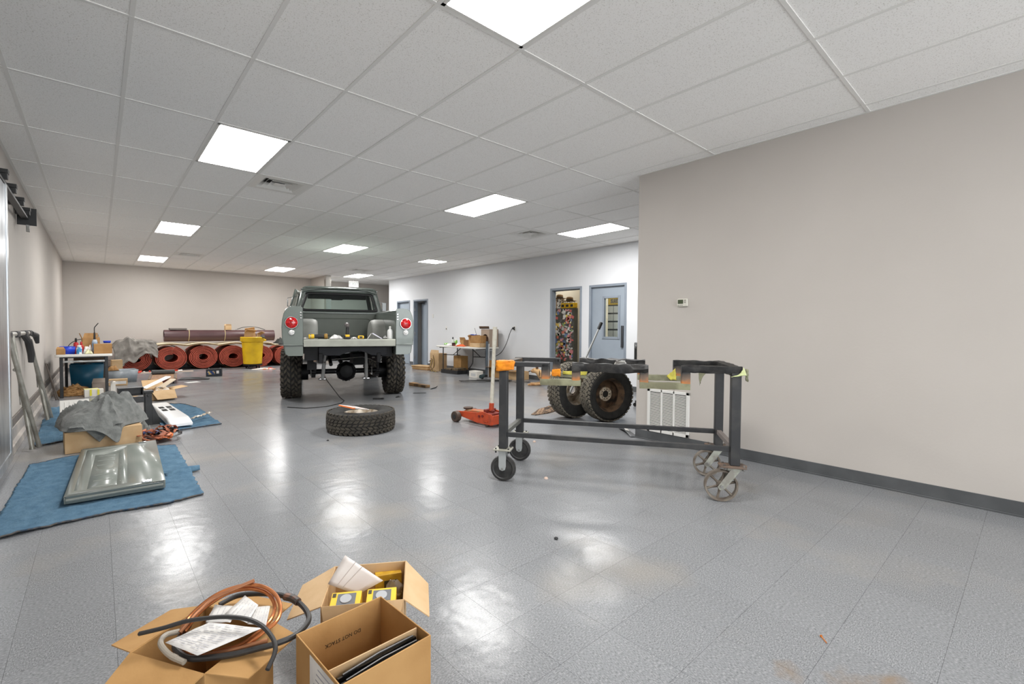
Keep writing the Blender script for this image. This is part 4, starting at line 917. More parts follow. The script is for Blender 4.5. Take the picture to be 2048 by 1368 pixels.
# ------------------------------------------------------------------ cardboard boxes
M_card2=mat('cardboard_light',srgb(204,174,136),0.85,c2=srgb(192,160,120),scale=5,bump=.05,bscale=80,spec=.2)
M_card3=mat('cardboard_golden',srgb(182,142,92),0.8,c2=srgb(166,126,78),scale=4,bump=.06,bscale=70,spec=.25)
M_tape=mat('packing_tape',srgb(196,170,124),0.3)
def carton(name,label,loc,rz,sx,sy,h,m=None,flaps=None,cat='box',th=.004,open_=True,group=None,fill=None,flen=None):
    """open carton: four walls and a bottom as body, flaps as parts. flaps: dict side->angle (0 upright, PI/2 flat out, >PI/2 hanging, <0 inwards)"""
    m=m or M_card
    t=thing(name,label,cat,loc,rz,group)
    a,b=sx/2,sy/2
    mb=MB().box(-a,a,-b,b,0.001,.006)
    if open_:
        mb.box(-a,a,-b,-b+th,.001,h).box(-a,a,b-th,b,.001,h).box(-a,-a+th,-b+th,b-th,.001,h).box(a-th,a,-b+th,b-th,.001,h)
    else: mb.box(-a,a,-b,b,.001,h)
    mb.build('carton_body',m,t,bevel=.0015,smooth=0)
    for s_,ang in (flaps or {}).items():
        L_=flen if flen else (sy/2 if s_ in 'fb' else sx/2)
        if s_=='f': mx=TR((0,-b+.002,h),0)@Matrix.Rotation(ang,4,'X'); w_=a
        if s_=='b': mx=TR((0,b-.002,h),PI)@Matrix.Rotation(ang,4,'X'); w_=a
        if s_=='l': mx=TR((-a+.002,0,h),-PI/2)@Matrix.Rotation(ang,4,'X'); w_=b
        if s_=='r': mx=TR((a-.002,0,h),PI/2)@Matrix.Rotation(ang,4,'X'); w_=b
        tp=.03*min(1,L_/.1)
        o=MB().prism([(-w_+.002,0),(w_-.002,0),(w_-tp,L_),(-w_+tp,L_)],-.0018,.0018,Matrix(((1,0,0,0),(0,0,1,0),(0,1,0,0),(0,0,0,1)))).build('flap',m,t,smooth=0)
        o.matrix_basis=mx
    return t
# three open boxes in the foreground
# A: copper tube box
A=carton('cardboard_box','open cardboard box at the bottom of the photo holding a coil of copper tube',(.243,1.704,0),.5593,.252,.292,.25,M_card3,{'b':1.75,'l':1.95,'r':1.72,'f':1.62},flen=.125)
AM=A.matrix_world.copy()
def inA(x,y,z): return tuple(AM@Vector((x,y,z)))
def smooth(P,k=6):
    """Catmull-Rom through the points"""
    P=[Vector(p) for p in P]; out=[]
    for i in range(len(P)-1):
        a,b,c,d=P[max(i-1,0)],P[i],P[i+1],P[min(i+2,len(P)-1)]
        for q in range(k):
            t_=q/k; out.append(.5*((2*b)+(c-a)*t_+(2*a-5*b+4*c-d)*t_*t_+(3*b-a-3*c+d)*t_**3))
    return out+[P[-1]]
M_cop=mat('copper',srgb(206,132,84),.3,metal=.75,c2=srgb(168,100,60),scale=8)
M_hose=mat('black_hose',srgb(42,41,41),.42)
cc=thing('copper_tube_coil','shiny copper tube coil lying in the open foreground box','copper tube',(0,0,0))
MB().tube(smooth([(.181,1.732,.27),(.207,1.775,.285),(.25,1.798,.305),(.3,1.808,.32),(.35,1.803,.325),(.386,1.779,.33),(.419,1.737,.33),(.439,1.678,.325),(.439,1.613,.32),(.428,1.572,.31),(.408,1.549,.3),(.378,1.545,.29),(.343,1.543,.275),(.31,1.544,.265),(.26,1.574,.255),(.209,1.617,.25),(.18,1.68,.25)]),.0062,10).build('tube_coil',M_cop,cc)
MB().tube(smooth([(.194,1.742,.265),(.236,1.791,.28),(.281,1.811,.295),(.334,1.81,.31),(.386,1.775,.318),(.423,1.724,.315),(.432,1.666,.31),(.427,1.626,.3),(.406,1.59,.292),(.379,1.575,.282),(.339,1.566,.268),(.304,1.572,.258),(.25,1.601,.25)]),.0062,10).build('tube_coil',M_cop,cc)
MB().tube(smooth([(.4,1.769,.345),(.344,1.775,.335),(.277,1.784,.32),(.239,1.767,.305),(.213,1.749,.295),(.181,1.729,.275)]),.0064,10).build('tube_end',mat('copper_dull',srgb(160,108,76),.5,metal=.6),cc)
MB().tube(smooth([(.377,1.514,.275),(.34,1.528,.272),(.298,1.546,.266),(.254,1.576,.258),(.222,1.606,.25)]),.0064,10).build('tube_end',mat('copper_dull',(.3,.2,.1)),cc)
hh=thing('black_hose','black rubber hose looping across the foreground box with copper tube','hose',(0,0,0))
MB().tube(smooth([(.082,1.737,.31),(.137,1.705,.32),(.19,1.681,.33),(.243,1.647,.335),(.29,1.61,.337),(.333,1.563,.335),(.36,1.508,.33),(.372,1.447,.322),(.371,1.41,.315),(.362,1.388,.305),(.338,1.361,.29)]),.0064,10).build('hose_length',M_hose,hh)
MB().tube([(.0822,1.7368,.31),(.0805,1.738,.3098)],.0045,10).build('hose_bore',M_dark,hh)
h2=thing('black_hose','thick black hose ring bound with tape around the copper coil','hose',(0,0,0))
MB().tube(smooth([(.305,1.837,.265),(.357,1.843,.272),(.404,1.81,.278),(.462,1.752,.28),(.499,1.685,.28),(.514,1.615,.278),(.511,1.551,.275),(.489,1.516,.272),(.447,1.491,.27),(.393,1.493,.268),(.35,1.508,.266),(.295,1.527,.264),(.243,1.557,.262),(.193,1.6,.258),(.17,1.657,.255),(.167,1.711,.255),(.21,1.78,.258)]),.0085,10).build('hose_ring',M_hose,h2)
MB().tube(smooth([(.484,1.712,.282),(.50,1.68,.283),(.508,1.65,.281)]),.0125,10).build('tape_wrap',mat('wrap_copper',srgb(120,82,62),.5,c2=srgb(60,56,54),scale=40),h2)
h3=thing('grey_hose','pale grey hose bend at the left end of the copper tube box','hose',(0,0,0))
MB().tube(smooth([(.176,1.587,.262),(.148,1.632,.27),(.131,1.674,.282),(.131,1.7,.287),(.146,1.725,.285),(.179,1.738,.275)]),.0078,10).build('hose_length',mat('grey_hose',srgb(150,142,130),.4),h3)
MB().tube([(.160,1.612,.2665),(.150,1.628,.2695)],.0086,10).build('hose_collar',mat('grey_hose',(.2,.2,.2)),h3)
def paper_sheet(label,C4,lines=9,seed=1):
    """sheet given by four corners (left, near, right, far)"""
    c=[Vector(p) for p in C4]; mid=sum(c,Vector())/4
    t=thing('printed_sheet',label,'paper',mid); c=[p-mid for p in c]
    P=lambda u,v:c[0]*(1-u)*(1-v)+c[1]*u*(1-v)+c[2]*u*v+c[3]*(1-u)*v
    nz=(c[2]-c[0]).cross(c[3]-c[1]).normalized()
    if nz.z<0: nz=-nz
    MB().grid(lambda u,v:tuple(P(u,v)+nz*.003*fbm(u*2+seed,v*2,1)),7,7).build('sheet',M_paper,t,solid=.0006)
    mb=MB(); random.seed(seed)
    for k in range(lines):
        v=.10+.8*k/max(1,lines-1); u=.08
        while u<.86:
            l_=random.uniform(.05,.16); q=[tuple(P(uu,vv)+nz*(.0042)) for uu,vv in ((u,v),(min(.92,u+l_),v),(min(.92,u+l_),v+.016),(u,v+.016))]
            mb.add(q,[(0,1,2,3)]); u+=l_+random.uniform(.02,.1 if k%3 else .3)
    mb.build('printed_text',mat('ink',srgb(165,165,172),.8),t,smooth=0)
    return t
paper_sheet('large white parts list lying on the copper tube box',[(.139,1.675,.29),(.204,1.557,.285),(.372,1.545,.3),(.251,1.683,.3)],13,3)
paper_sheet('white receipt at the far left of the copper tube box',[(.247,1.717,.285),(.286,1.801,.29),(.346,1.733,.29),(.305,1.658,.29)],5,5)
paper_sheet('white receipt pointing up in the middle of the copper coil',[(.298,1.706,.297),(.369,1.763,.307),(.389,1.672,.307),(.341,1.603,.300)],6,8)
paper_sheet('white slip at the right side inside the copper coil',[(.343,1.611,.292),(.384,1.691,.295),(.422,1.659,.297),(.385,1.562,.295)],6,9)
# B: box with yellow cartons
B=carton('cardboard_box','open cardboard box with yellow boxes in it, behind the do not stack box',(.7685,1.671,0),-.5386,.285,.285,.25,M_card2,{'l':1.98,'r':2.35,'f':2.75},flen=.13)
BM=B.matrix_world.copy()
def inB(x,y,z): return tuple(BM@Vector((x,y,z)))
M_ybox=mat('yellow_carton',srgb(232,190,44),.5)
for (wx,wy,lab) in ((.660,1.612,'yellow carton with a round window, left one in the open box'),(.768,1.551,'yellow carton with a round window, right one in the open box')):
    t=thing('yellow_carton',lab,'box',(wx,wy,.250),-.5386,rx=.22)
    MB().box(-.052,.052,-.036,.036,-.17,.0).build('carton_body',M_ybox,t,bevel=.002,smooth=0)
    MB().box(-.030,.034,-.026,.026,.0,.0012).build('window_film',mat('grey_window',srgb(112,114,118),.25),t,smooth=0)
    MB().lathe([(.0,.0014),(.020,.0014),(.020,.004),(0,.004)],24).build('part_inside',mat('part_grey',srgb(168,170,174),.4),t)
    MB().box(-.048,-.036,.012,.030,.0002,.0012).build('logo_mark',mat('ink_dark',srgb(60,52,30),.6),t,smooth=0)
t=thing('yellow_carton','tall yellow carton at the back corner of the open box','box',(.893,1.735,.02),-.4,rx=-.05)
MB().box(-.055,.050,-.02,.02,-.010,.195).build('carton_body',mat('yellow_carton_print',srgb(214,172,52),.5,c2=srgb(190,146,40),scale=30),t,bevel=.002,smooth=0); MB().box(-.02,.03,-.0212,-.02,.12,.17).build('logo_mark',mat('ink_dark',(.1,.1,.1)),t,smooth=0)
t=thing('plastic_bag','clear plastic bag of dark parts in the box with yellow cartons','bag',(.868,1.645,.175),-.5386)
MB().grid(lambda u,v:(.042*math.sin(PI*u)*math.cos(2*PI*v)*(1+.3*fbm(u*5,v*5,2)),.024*math.sin(PI*u)*math.sin(2*PI*v),.055*math.cos(PI*u)+.012*fbm(u*6,v*6,5)),10,18,False,True).build('bag_film',mat('bag_grey',srgb(116,104,90),.15,c2=srgb(210,206,196),scale=30,lo=.6,hi=.7),t)
MB().ball((0,0,-.02),.02,8).build('bagged_part',M_black,t)
t=thing('plastic_sheet','pale greyish sheet leaning out of the box with yellow cartons','sheet',(.72,1.686,.27))
q=[Vector(p)-Vector((.72,1.686,.27)) for p in ((.64,1.731,.262),(.711,1.742,.345),(.809,1.619,.262),(.721,1.653,.225))]
PQ=lambda u,v:q[0]*(1-u)*(1-v)+q[1]*u*(1-v)+q[2]*u*v+q[3]*(1-u)*v
MB().grid(lambda u,v:tuple(PQ(u,v)),8,8).build('sheet',mat('pale_sheet',srgb(212,206,202),.4,c2=srgb(198,188,184),scale=5),t,solid=.003)
for v in (.28,.46): MB().tube([tuple(PQ(u,v)+Vector((0,-.001,.002))) for u in (0,.5,1)],.0012,6).build('crease',mat('crease_grey',srgb(176,166,160),.6),t)
# C: do not stack box
Cb=carton('cardboard_box','open cardboard box printed do not stack, frontmost at the bottom of the photo',(.593,1.316,0),.072,.288,.288,.30,M_card3,{})
CMx=Cb.matrix_world.copy()
MB().box(-.138,.138,-.002,.002,.02,.294,TR((0,-.070,0),-.05)).build('divider',M_card2,Cb,smooth=0)
text_mesh('DO NOT STACK',.0165,'printed_text',mat('stencil_ink',srgb(34,26,18),.8),Cb,Matrix.Translation((.005,.1393,.220))@Matrix.Rotation(PI,4,'Y')@Matrix.Rotation(PI/2,4,'X'),.0003)
MB().box(-.1455,-.1442,-.135,.04,.03,.29).build('shipping_label',M_paper,Cb,smooth=0)
mb=MB(); random.seed(5)
for k in range(14):
    z=.275-k*.018; mb.box(-.1459,-.1455,-.12,-.12+random.uniform(.05,.14),z-.002,z+.002)
mb.build('label_print',mat('ink',(.3,.3,.3)),Cb,smooth=0)
for k,(y,z,rx_) in enumerate(((-.090,.266,0),(-.110,.262,0),(-.129,.256,0))):
    t=thing('black_sleeve',['black plastic sleeve against the divider of the do not stack box','middle black plastic sleeve in the do not stack box','black plastic sleeve nearest the front wall of the do not stack box'][k],'sleeve',tuple(CMx@Vector((.0,y,.012))),.072,rx=rx_*.3)
    MB().loft([[(x,dy+.004*fbm(x*12+k,zz*8,k),zz) for dy,zz in ((-.008,0),(.008,0),(.007,z*.5),(.006,z),(-.006,z+.003),(-.007,z*.5))] for x in [-.125+.025*i for i in range(11)]]).build('sleeve_body',mat('gloss_black',srgb(20,20,21),.38),t,smooth=60)
    MB().tube([(-.11,0,z+.004),(0,.001,z+.010),(.115,0,z+.006)],.0035,8).build('sleeve_rim',mat('gloss_black',(.02,.02,.02)),t)

# ------------------------------------------------------------------ blue moving blankets and tailgate
M_tarp=mat('blue_blanket',srgb(94,124,145),.95,c2=srgb(76,105,128),scale=14,lo=.3,hi=.7,bump=.7,bscale=38,spec=.1)
M_fray=mat('blanket_edge',srgb(40,62,84),.95,c2=srgb(96,90,84),scale=30)
def blanket(name,label,top,bot,nu,nv,seed,amp=.012,lift=None,m=M_tarp,z0=.0):
    """cloth between two boundary polylines (far edge, near edge)"""
    def pl(P,u):
        k=u*(len(P)-1); i=min(int(k),len(P)-2); f=k-i; return Vector(P[i])*(1-f)+Vector(P[i+1])*f
    def f(u,v):
        p=pl(top,u)*(1-v)+pl(bot,u)*v
        e=min(u,1-u,v,1-v)*12; j=.012*max(0,1-e)
        z=z0+.006+amp*max(0,fbm(p.x*5+seed,p.y*5,seed)+.25)+.005*abs(fbm(p.x*17,p.y*17,seed))
        if lift: z+=lift(p.x,p.y)
        return (p.x+j*fbm(u*30,v*30,seed),p.y+j*fbm(u*30,v*30,seed+4),z)
    t=thing(name,label,'blanket',(0,0,0))
    MB().grid(f,nu,nv).build('blanket_cloth',m,t,solid=.005,smooth=70,off=1)
    for vv in (0,1): MB().tube([tuple(Vector(f(i/60,vv))+Vector((0,0,.003))) for i in range(61)],.0055,6).build('bound_edge',M_fray,t)
    return t
blanket('moving_blanket','blue moving blanket spread under the tailgate in the left foreground',
  [(-.46,5.74),(-.21,5.89),(.20,5.97),(.585,5.77)],[(-.50,3.86),(-.20,3.92),(.05,3.955),(.33,3.91),(.565,3.97)],70,90,2.0,.010,
  lift=lambda x,y:.035*math.exp(-((y-4.62)/.07)**2)*max(0,min(1,(x-.40)/.12)) )
fold=MB().grid(lambda u,v:(.40+.24*u,4.64+.16*(v-.5)*(1-.75*u)+.03*u,.010+.055*math.sin(PI*v)*math.sin(PI*min(1,u*1.6+.05)*.5)*(1-.35*u)),16,10).build('blanket_fold',M_tarp,bpy.data.objects['moving_blanket'],solid=.004,smooth=70)
def lift2(x,y): return .05*math.exp(-((x-1.02)/.10)**2)*math.exp(-((y-7.6)/.5)**2)
blanket('moving_blanket','blue moving blanket under the white panel with four square holes',
  [(.62,8.75),(.85,8.95),(1.02,8.75),(1.10,8.3)],[(.55,6.55),(.75,6.62),(.98,6.68),(1.16,6.72)],50,60,5.0,.02,lift=lift2)
blanket('moving_blanket','blue moving blanket bunched between the leaning stand and the carton',
  [(-.55,9.15),(-.40,9.3),(-.2,9.2)],[(-.50,6.62),(-.38,6.68),(-.26,6.75)],40,60,9.0,.03,lift=lambda x,y:.06*math.exp(-((y-8.0)/.25)**2)*math.exp(-((x+.42)/.10)**2)+.07*math.exp(-((y-8.9)/.2)**2))
t=thing('wrapping_film','crumpled clear film strip on the rear blue blanket','film',(.99,7.05,.052),.6)
MB().grid(lambda u,v:((u-.5)*.30,(v-.5)*.05+.02*fbm(u*6,v,2),.02+.02*fbm(u*9,v*3,4)+.03*u),18,5).build('film_strip',mat('film',srgb(206,196,180),.25,c2=srgb(150,136,120),scale=22),t,solid=.001)
MB().tube([(-.14,0,.012),(0,.01,.012),(.1,.03,.03)],.004,6).build('film_knot',M_steel,t)
# tailgate: long axis along y
tg=thing('truck_tailgate','grey truck tailgate lying inner face up on the front blue blanket','tailgate',(.119,5.03,.026),-.038)
TW,TL,TH=.277,.78,.058
gate=[]
def tgsec(y):
    s_=[(-TW,.018),(-TW+.004,.006),(-TW+.02,0),(TW-.02,0),(TW-.004,.006),(TW,.018),(TW,TH-.014),(TW-.012,TH),(-TW+.03,TH*.9),(-TW+.008,TH*.8)]
    return [(x,y,z) for x,z in s_]
M_tg=mat('tailgate_grey',srgb(132,136,130),.3,coat=.25,c2=srgb(120,126,120),scale=2)
# shell: bottom and rims, with a pan recessed into the left part
MB().box(-TW,TW,-TL,TL,0,.012).box(-TW,-TW+.012,-TL,TL,.0,TH-.012).box(TW-.012,TW,-TL,TL,0,TH).build('outer_skin',M_tg,tg,bevel=.005)
def q4(x0,x1,y0,y1,z): return [(x0,y0,z),(x1,y0,z),(x1,y1,z),(x0,y1,z)]
o1=q4(-TW,TW,-TL,TL,TH); o1[0]=(-TW,-TL,TH-.010); o1[3]=(-TW,TL,TH-.010)
i1=q4(-TW+.045,.055,-TL+.10,TL-.10,TH-.004); i2=q4(-TW+.105,-.005,-TL+.19,TL-.19,TH-.040)
pm=MB().ring(o1,i1).ring(i1,i2).add(i2,[(0,1,2,3)])
pm.build('inner_skin',M_tg,tg,solid=.002,smooth=20)
for k in range(7): MB().box(-TW+.13,-.03,-TL+.26+k*.17-.012,-TL+.26+k*.17+.012,TH-.041,TH-.036).build('stamped_rib',M_tg,tg,bevel=.003)
for y in (-1,1):
    MB().tube([(-TW+.012,y*TL,TH*.45),(TW-.012,y*TL,TH*.5)],.012,8).build('end_roll',M_tg,tg)
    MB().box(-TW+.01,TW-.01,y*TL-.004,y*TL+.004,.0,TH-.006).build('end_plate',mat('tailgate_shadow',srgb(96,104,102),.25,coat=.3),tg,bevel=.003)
    lp=MB().box(.14,.20,y*(TL-.03)-.022,y*(TL-.03)+.022,TH,TH+.010).build('latch',M_chrome,tg,bevel=.004)
for y in (-.5,-.3,-.1,.1,.3,.5):
    MB().cyl((.02,y,TH-.030),(.02,y,TH-.026),.010,n=10).build('screw_hole',M_steel,tg)

# ------------------------------------------------------------------ carton with grey blanket
carton('cardboard_box','long closed cardboard carton under the heap of grey felt on the left',(.025,6.36,0),.06,.585,.60,.205,M_card2,None,open_=False)
t=thing('felt_blanket','heap of grey felt blanket piled on the long carton','blanket',(.0,6.35,.208))
def felt(u,v):
    a=2*PI*v; r=u; x=r*math.cos(a); y=r*math.sin(a)
    nx,ny=.36*x*(1+.14*math.sin(3*a+1)),.36*y*(1+.1*math.sin(2*a))
    hgt=(1-r**3.6)*.25*(1+.14*math.cos(a-.3))
    w0=1.2*fbm(x*1.3+4,y*1.3,2,2); d=.05*fbm(x*2.0+2,y*2.0,3,3)+.085*(1-abs(math.sin(3.6*(x*.35+y)+2.6*w0)))**2.2*min(1,r*3)-.025
    z=max(.002,hgt+d*(1-r**4)+.004)
    if r>.96: z=.004+.01*abs(fbm(a*3,0,1))
    # pointed corner hanging over the front face
    w_=math.exp(-((a-4.95)/.28)**2)*max(0,(r-.72)/.28)
    return (nx+.05*w_,ny-.02*w_ - .06*w_, z-.135*w_*w_ if w_>.02 else z)
MB().grid(felt,44,120,False,True).build('felt_cloth',mat('grey_felt',srgb(122,124,122),1.0,c2=srgb(100,102,100),scale=22,lo=.3,hi=.7,bump=.5,bscale=60,spec=.05,sheen=.2),t,solid=.006,smooth=80,off=1)
MB().grid(lambda u,v:(-.22+.40*u,-.315-.02*math.sin(PI*u)-.03*v,.045+.03*math.sin(9*u)*(1-v)-.16*v*max(0,1-abs(u-.55)*3.2)),30,10).build('felt_corner',mat('grey_felt',(.2,.2,.2)),t,solid=.006,smooth=80)
rag('felt_scrap','grey felt scrap hanging off the right end of the long carton','felt',(.375,6.62,.012),.3,.12,.22,.16,mat('grey_felt',(.2,.2,.2)),4.4)
# black hitch bracket behind the felt
t=thing('receiver_bracket','black steel bracket with square tubes standing behind the felt heap','bracket',(.46,7.25,0),.12)
MB().box(-.035,.035,-.04,.04,.0,.40).build('upright_tube',M_blackmetal,t,bevel=.004)
MB().box(-.26,-.035,-.03,.03,.29,.36).build('cross_tube',M_blackmetal,t,bevel=.004)
sq=[(-.27,-.05),(-.07,-.05),(-.07,.05),(-.27,.05)]
mb=MB(); mb.box(-.29,-.05,-.05,.05,.47,.48).box(-.29,-.05,-.05,.05,.38,.39).box(-.29,-.28,-.05,.05,.39,.47).box(-.06,-.05,-.05,.05,.39,.47); mb.box(-.28,-.06,.03,.045,.39,.47); mb.build('receiver_tube',M_blackmetal,t,bevel=.002)
MB().box(-.05,.05,-.05,.05,.40,.43).cyl((0,-.05,.37),(0,.05,.37),.018,n=10).build('top_cap',M_black,t,bevel=.004)
MB().prism([(-.035,0),(.14,0),(.035,.26),(-.035,.30)],-.012,.012,Matrix(((1,0,0,0),(0,0,1,-.02),(0,1,0,0),(0,0,0,1)))).build('gusset',M_blackmetal,t)
# white moulded panels
t=thing('vented_panel','white ribbed vent panel propped behind the left end of the felt heap','panel',(-.21,7.35,.0),.05,rx=-.55)
MB().box(-.13,.13,-.006,.006,.01,.40).build('panel_body',M_white,t,bevel=.006)
for k in range(5): MB().box(-.09+k*.042,-.075+k*.042,-.011,-.005,.06,.37).build('rib',M_white,t,bevel=.002)
t=thing('switch_panel','white moulded panel with four square holes lying on the rear blue blanket','panel',(.70,7.65,.075),.045,rx=.0)
M_wgl=mat('white_gloss',srgb(236,237,238),.2,coat=.4)
def spsec(y,z0,z1,w_): return [(-w_,y,z0),(w_,y,z0),(w_,y,z1-.012),(w_-.012,y,z1),(-w_+.012,y,z1),(-w_,y,z1-.012)]
MB().loft([spsec(-.93,-.045,-.005,.115),spsec(-.92,-.045,.0,.118),spsec(-.74,-.04,.030,.118),spsec(-.70,-.04,.036,.118),spsec(.80,-.03,.03,.105),spsec(.84,-.03,.02,.10)]).build('panel_body',M_wgl,t,bevel=.006,smooth=12)
for x in (-.042,.042):
    for y in (-.02,.24): 
        zt=.036+(y+.70)/1.5*(-.006)
        MB().box(x-.028,x+.028,y-.085,y+.085,zt-.004,zt+.0035).build('square_hole',M_dark,t,bevel=.001,smooth=0)
# strap tangle
t=thing('ratchet_straps','tangle of orange, black and blue tie-down straps beside the long carton','straps',(.50,6.28,0))
random.seed(21)
for k,(m_,n_) in enumerate([(mat('strap_orange',srgb(226,124,60),.7,c2=srgb(200,100,60),scale=20),4),(mat('strap_salmon',srgb(214,136,104),.7),4),(mat('strap_black',srgb(34,28,28),.6),4),(mat('strap_blue',srgb(44,60,104),.6),1),(mat('strap_rust',srgb(150,84,58),.7),3)]):
    for q in range(n_):
        mb=MB(); c0=Vector((random.uniform(-.10,.10),random.uniform(-.16,.16),0)); pts=[]
        ph=random.uniform(0,6); rr=random.uniform(.05,.12)
        for i in range(22):
            a=ph+i*.42; pts.append(c0+Vector((rr*math.cos(a)*(1+.3*fbm(i*.3,k,q)),1.5*rr*math.sin(a)*(1+.3*fbm(i*.3,k,q+3)),.03+.022*k*.5+.05*max(0,fbm(i*.25,q,k)+.3))))
        secs=[]
        for i,p in enumerate(pts):
            d_=(pts[min(i+1,21)]-pts[max(i-1,0)]).normalized(); n2=Vector((0,0,1)).lerp(d_.orthogonal(),.35+.3*math.sin(i*.8)).normalized(); wv=d_.cross(n2).normalized()*.017
            secs.append([tuple(p-wv),tuple(p+wv)])
        mb.loft(secs,False,False).build('strap_length',m_,t,solid=.003,smooth=60)
MB().box(-.02,.03,-.03,.05,.09,.115).cyl((-.02,.0,.10),(.03,.0,.10),.016,n=10).build('ratchet_buckle',M_black,t,bevel=.004)

# ------------------------------------------------------------------ leaning folding stand by the left wall
st=thing('folding_stand','grey tubular folding stand with black clamps leaning on the left wall','stand',(0,0,0))
M_gtube=mat('grey_tube',srgb(150,149,142),.35,metal=.4,c2=srgb(126,125,118),scale=9)
for p,q in (((-.493,6.40,.02),(-.635,6.62,1.13)),((-.452,6.50,.02),(-.635,6.35,1.13)),((-.472,8.0,.02),(-.635,8.26,1.05)),((-.446,8.18,.02),(-.635,7.98,1.10))):
    p=Vector(p); q=Vector(q)
    lg=MB().cyl(p,q,.019,n=14).build('leg_tube',M_gtube,st); MB().cyl(p,p.lerp(q,.02),.022,n=12).build('foot_cap',M_gtube,lg)
    c=p.lerp(q,.36); MB().cyl(c,c+(q-p)*.012,.023,n=14).build('tube_collar',M_gtube,lg)
MB().cyl((-.645,6.30,1.135),(-.645,8.30,1.135),.026,n=14).build('top_tube',mat('light_tube',srgb(176,174,168),.4,metal=.3),st)
for y in (6.38,7.0,7.75,8.2): MB().box(-.672,-.615,y-.12,y+.10,1.10,1.165).build('clamp',mat('clamp_black',srgb(58,57,58),.6),st,bevel=.012)
MB().tube([(-.64,7.6,1.12),(-.62,7.85,1.04),(-.61,8.0,.88),(-.615,8.02,.78)],[.03,.035,.035,.025],10).build('bracket_arm',mat('clamp_black',(.05,.05,.05)),st)
MB().tube([(-.63,8.25,1.13),(-.60,8.45,1.10),(-.59,8.5,1.0)],[.03,.035,.02],10).build('bracket_arm',mat('clamp_black',(.05,.05,.05)),st)
for c in ((-.60,6.42,.80),(-.60,8.12,.80)):
    MB().tube([c,(c[0]+.02,c[1],c[2]-.05),(c[0]+.02,c[1]+.02,c[2]-.2),(c[0]+.03,c[1],c[2]-.34)],.005,6).ball(c,.018,6).build('safety_chain',M_steel,st)
t=thing('wooden_slats','two dark sticks leaning on the left wall in front of the table','stick',(0,0,0))
MB().cyl((-.50,10.55,.005),(-.655,10.75,.60),.011,n=6).build('slat',mat('dark_wood',srgb(78,70,64),.7),t); MB().cyl((-.53,10.60,.005),(-.655,10.95,.58),.011,n=6).build('slat',mat('dark_wood',(.05,.05,.05)),t)

# ------------------------------------------------------------------ folding tables
M_top=mat('table_white',srgb(226,224,218),.4)
def folding_table(label,x0,x1,y0,y1,z,legs,bent=False):
    t=thing('folding_table',label,'table',((x0+x1)/2,(y0+y1)/2,0)); a,b=(x1-x0)/2,(y1-y0)/2
    MB().prism(rrect(2*a,2*b,.05,4),z-.042,z).build('table_top',M_top,t,bevel=.008)
    MB().box(-a+.06,a-.06,-b+.10,-b+.13,z-.065,z-.042).box(-a+.06,a-.06,b-.13,b-.10,z-.065,z-.042).build('under_frame',M_blackmetal,t)
    for (lx,ly,bx) in legs:
        if bent: MB().tube(smooth([(lx,ly,z-.05),(lx,ly,z*.55),(lx,ly+bx*.03,z*.42),(lx,ly+bx*.16,z*.24),(lx,ly+bx*.2,.10),(lx,ly+bx*.2,.004)],4),.014,10).build('leg',M_blackmetal,t)
        else: MB().box(lx-.022,lx+.022,ly-.02,ly+.02,0.002,z-.042).build('leg',M_blackmetal,t,bevel=.004)
    return t
t=folding_table('white topped work table with black legs by the left wall',-.55,.19,10.76,12.5,.735,[(-.29,-.82,0),(.29,-.82,0),(-.29,.8,0),(.29,.8,0)])
MB().box(-.29,.29,-.83,-.81,.60,.63).build('leg_brace',M_steel,t)
t=folding_table('white plastic folding table with bent legs by the right wall',7.15,7.89,9.22,11.12,.745,[(-.28,-.66,1),(.27,-.50,0),(-.28,.70,0),(.27,.80,-1)],True)
for s_ in (-1,1): MB().tube([(.0,s_*.62,.48),(.0,s_*.22,.70)],.010,8).tube([(-.28,s_*.68,.50),(.0,s_*.62,.48),(.27,s_*.66,.46)],.010,8).build('leg_brace',M_blackmetal,t)
ZT=.736; ZR=.746
# ---- things on the left table
carton('small_carton','small brown carton at the front left corner of the left table',(-.475,10.84,ZT),.1,.11,.10,.095,M_card,{'b':.9},flen=.05,open_=False)
def bin_(name,label,loc,rz,w_,d_,h_,m,cat='bin'):
    t=thing(name,label,cat,loc,rz); a,b=w_/2,d_/2; k=.88
    o=[(-a,-b,h_),(a,-b,h_),(a,b,h_),(-a,b,h_)]; i=[(-a*k,-b*k,.003),(a*k,-b*k,.003),(a*k,b*k,.003),(-a*k,b*k,.003)]
    MB().ring(o,i).add(i,[(0,1,2,3)]).build('bin_shell',m,t,solid=.004,off=1)
    MB().tube([(-a,-b,h_),(a,-b,h_),(a,b,h_),(-a,b,h_)],.006,8,closed=True).build('bin_rim',m,t)
    return t
M_blue=mat('bin_blue',srgb(28,64,196),.4)
bin_('parts_bin','blue plastic parts bin on the left table behind the small carton',(-.40,11.02,ZT),.05,.20,.16,.125,M_blue)
bin_('parts_tray','small blue tray standing on the brown carton on the left table',(.125,11.10,ZT+.181),.05,.10,.07,.035,M_blue)
def bottle(name,label,loc,r,h_,m,mc,cap=.25,cat='bottle',neck=.35):
    t=thing(name,label,cat,loc)
    hb=h_*(1-cap)
    MB().lathe([(0,0.001),(r*.92,0.001),(r,.008),(r,hb*.86),(r*.8,hb*.95),(r*neck,hb),(0,hb)],20).build('bottle_body',m,t)
    MB().lathe([(r*neck*1.25,hb*.99),(r*neck*1.25,h_*.95),(r*neck*.8,h_),(0,h_)],14).build('cap',mc,t)
    return t
M_redp=mat('red_plastic',srgb(178,34,36),.35); M_bluel=mat('blue_label',srgb(60,140,190),.35,c2=srgb(220,226,230),scale=20,lo=.5,hi=.55)
bottle('oil_bottle','tall red bottle with dark cap on the left table',(-.288,11.0,ZT),.034,.275,M_redp,M_dark)
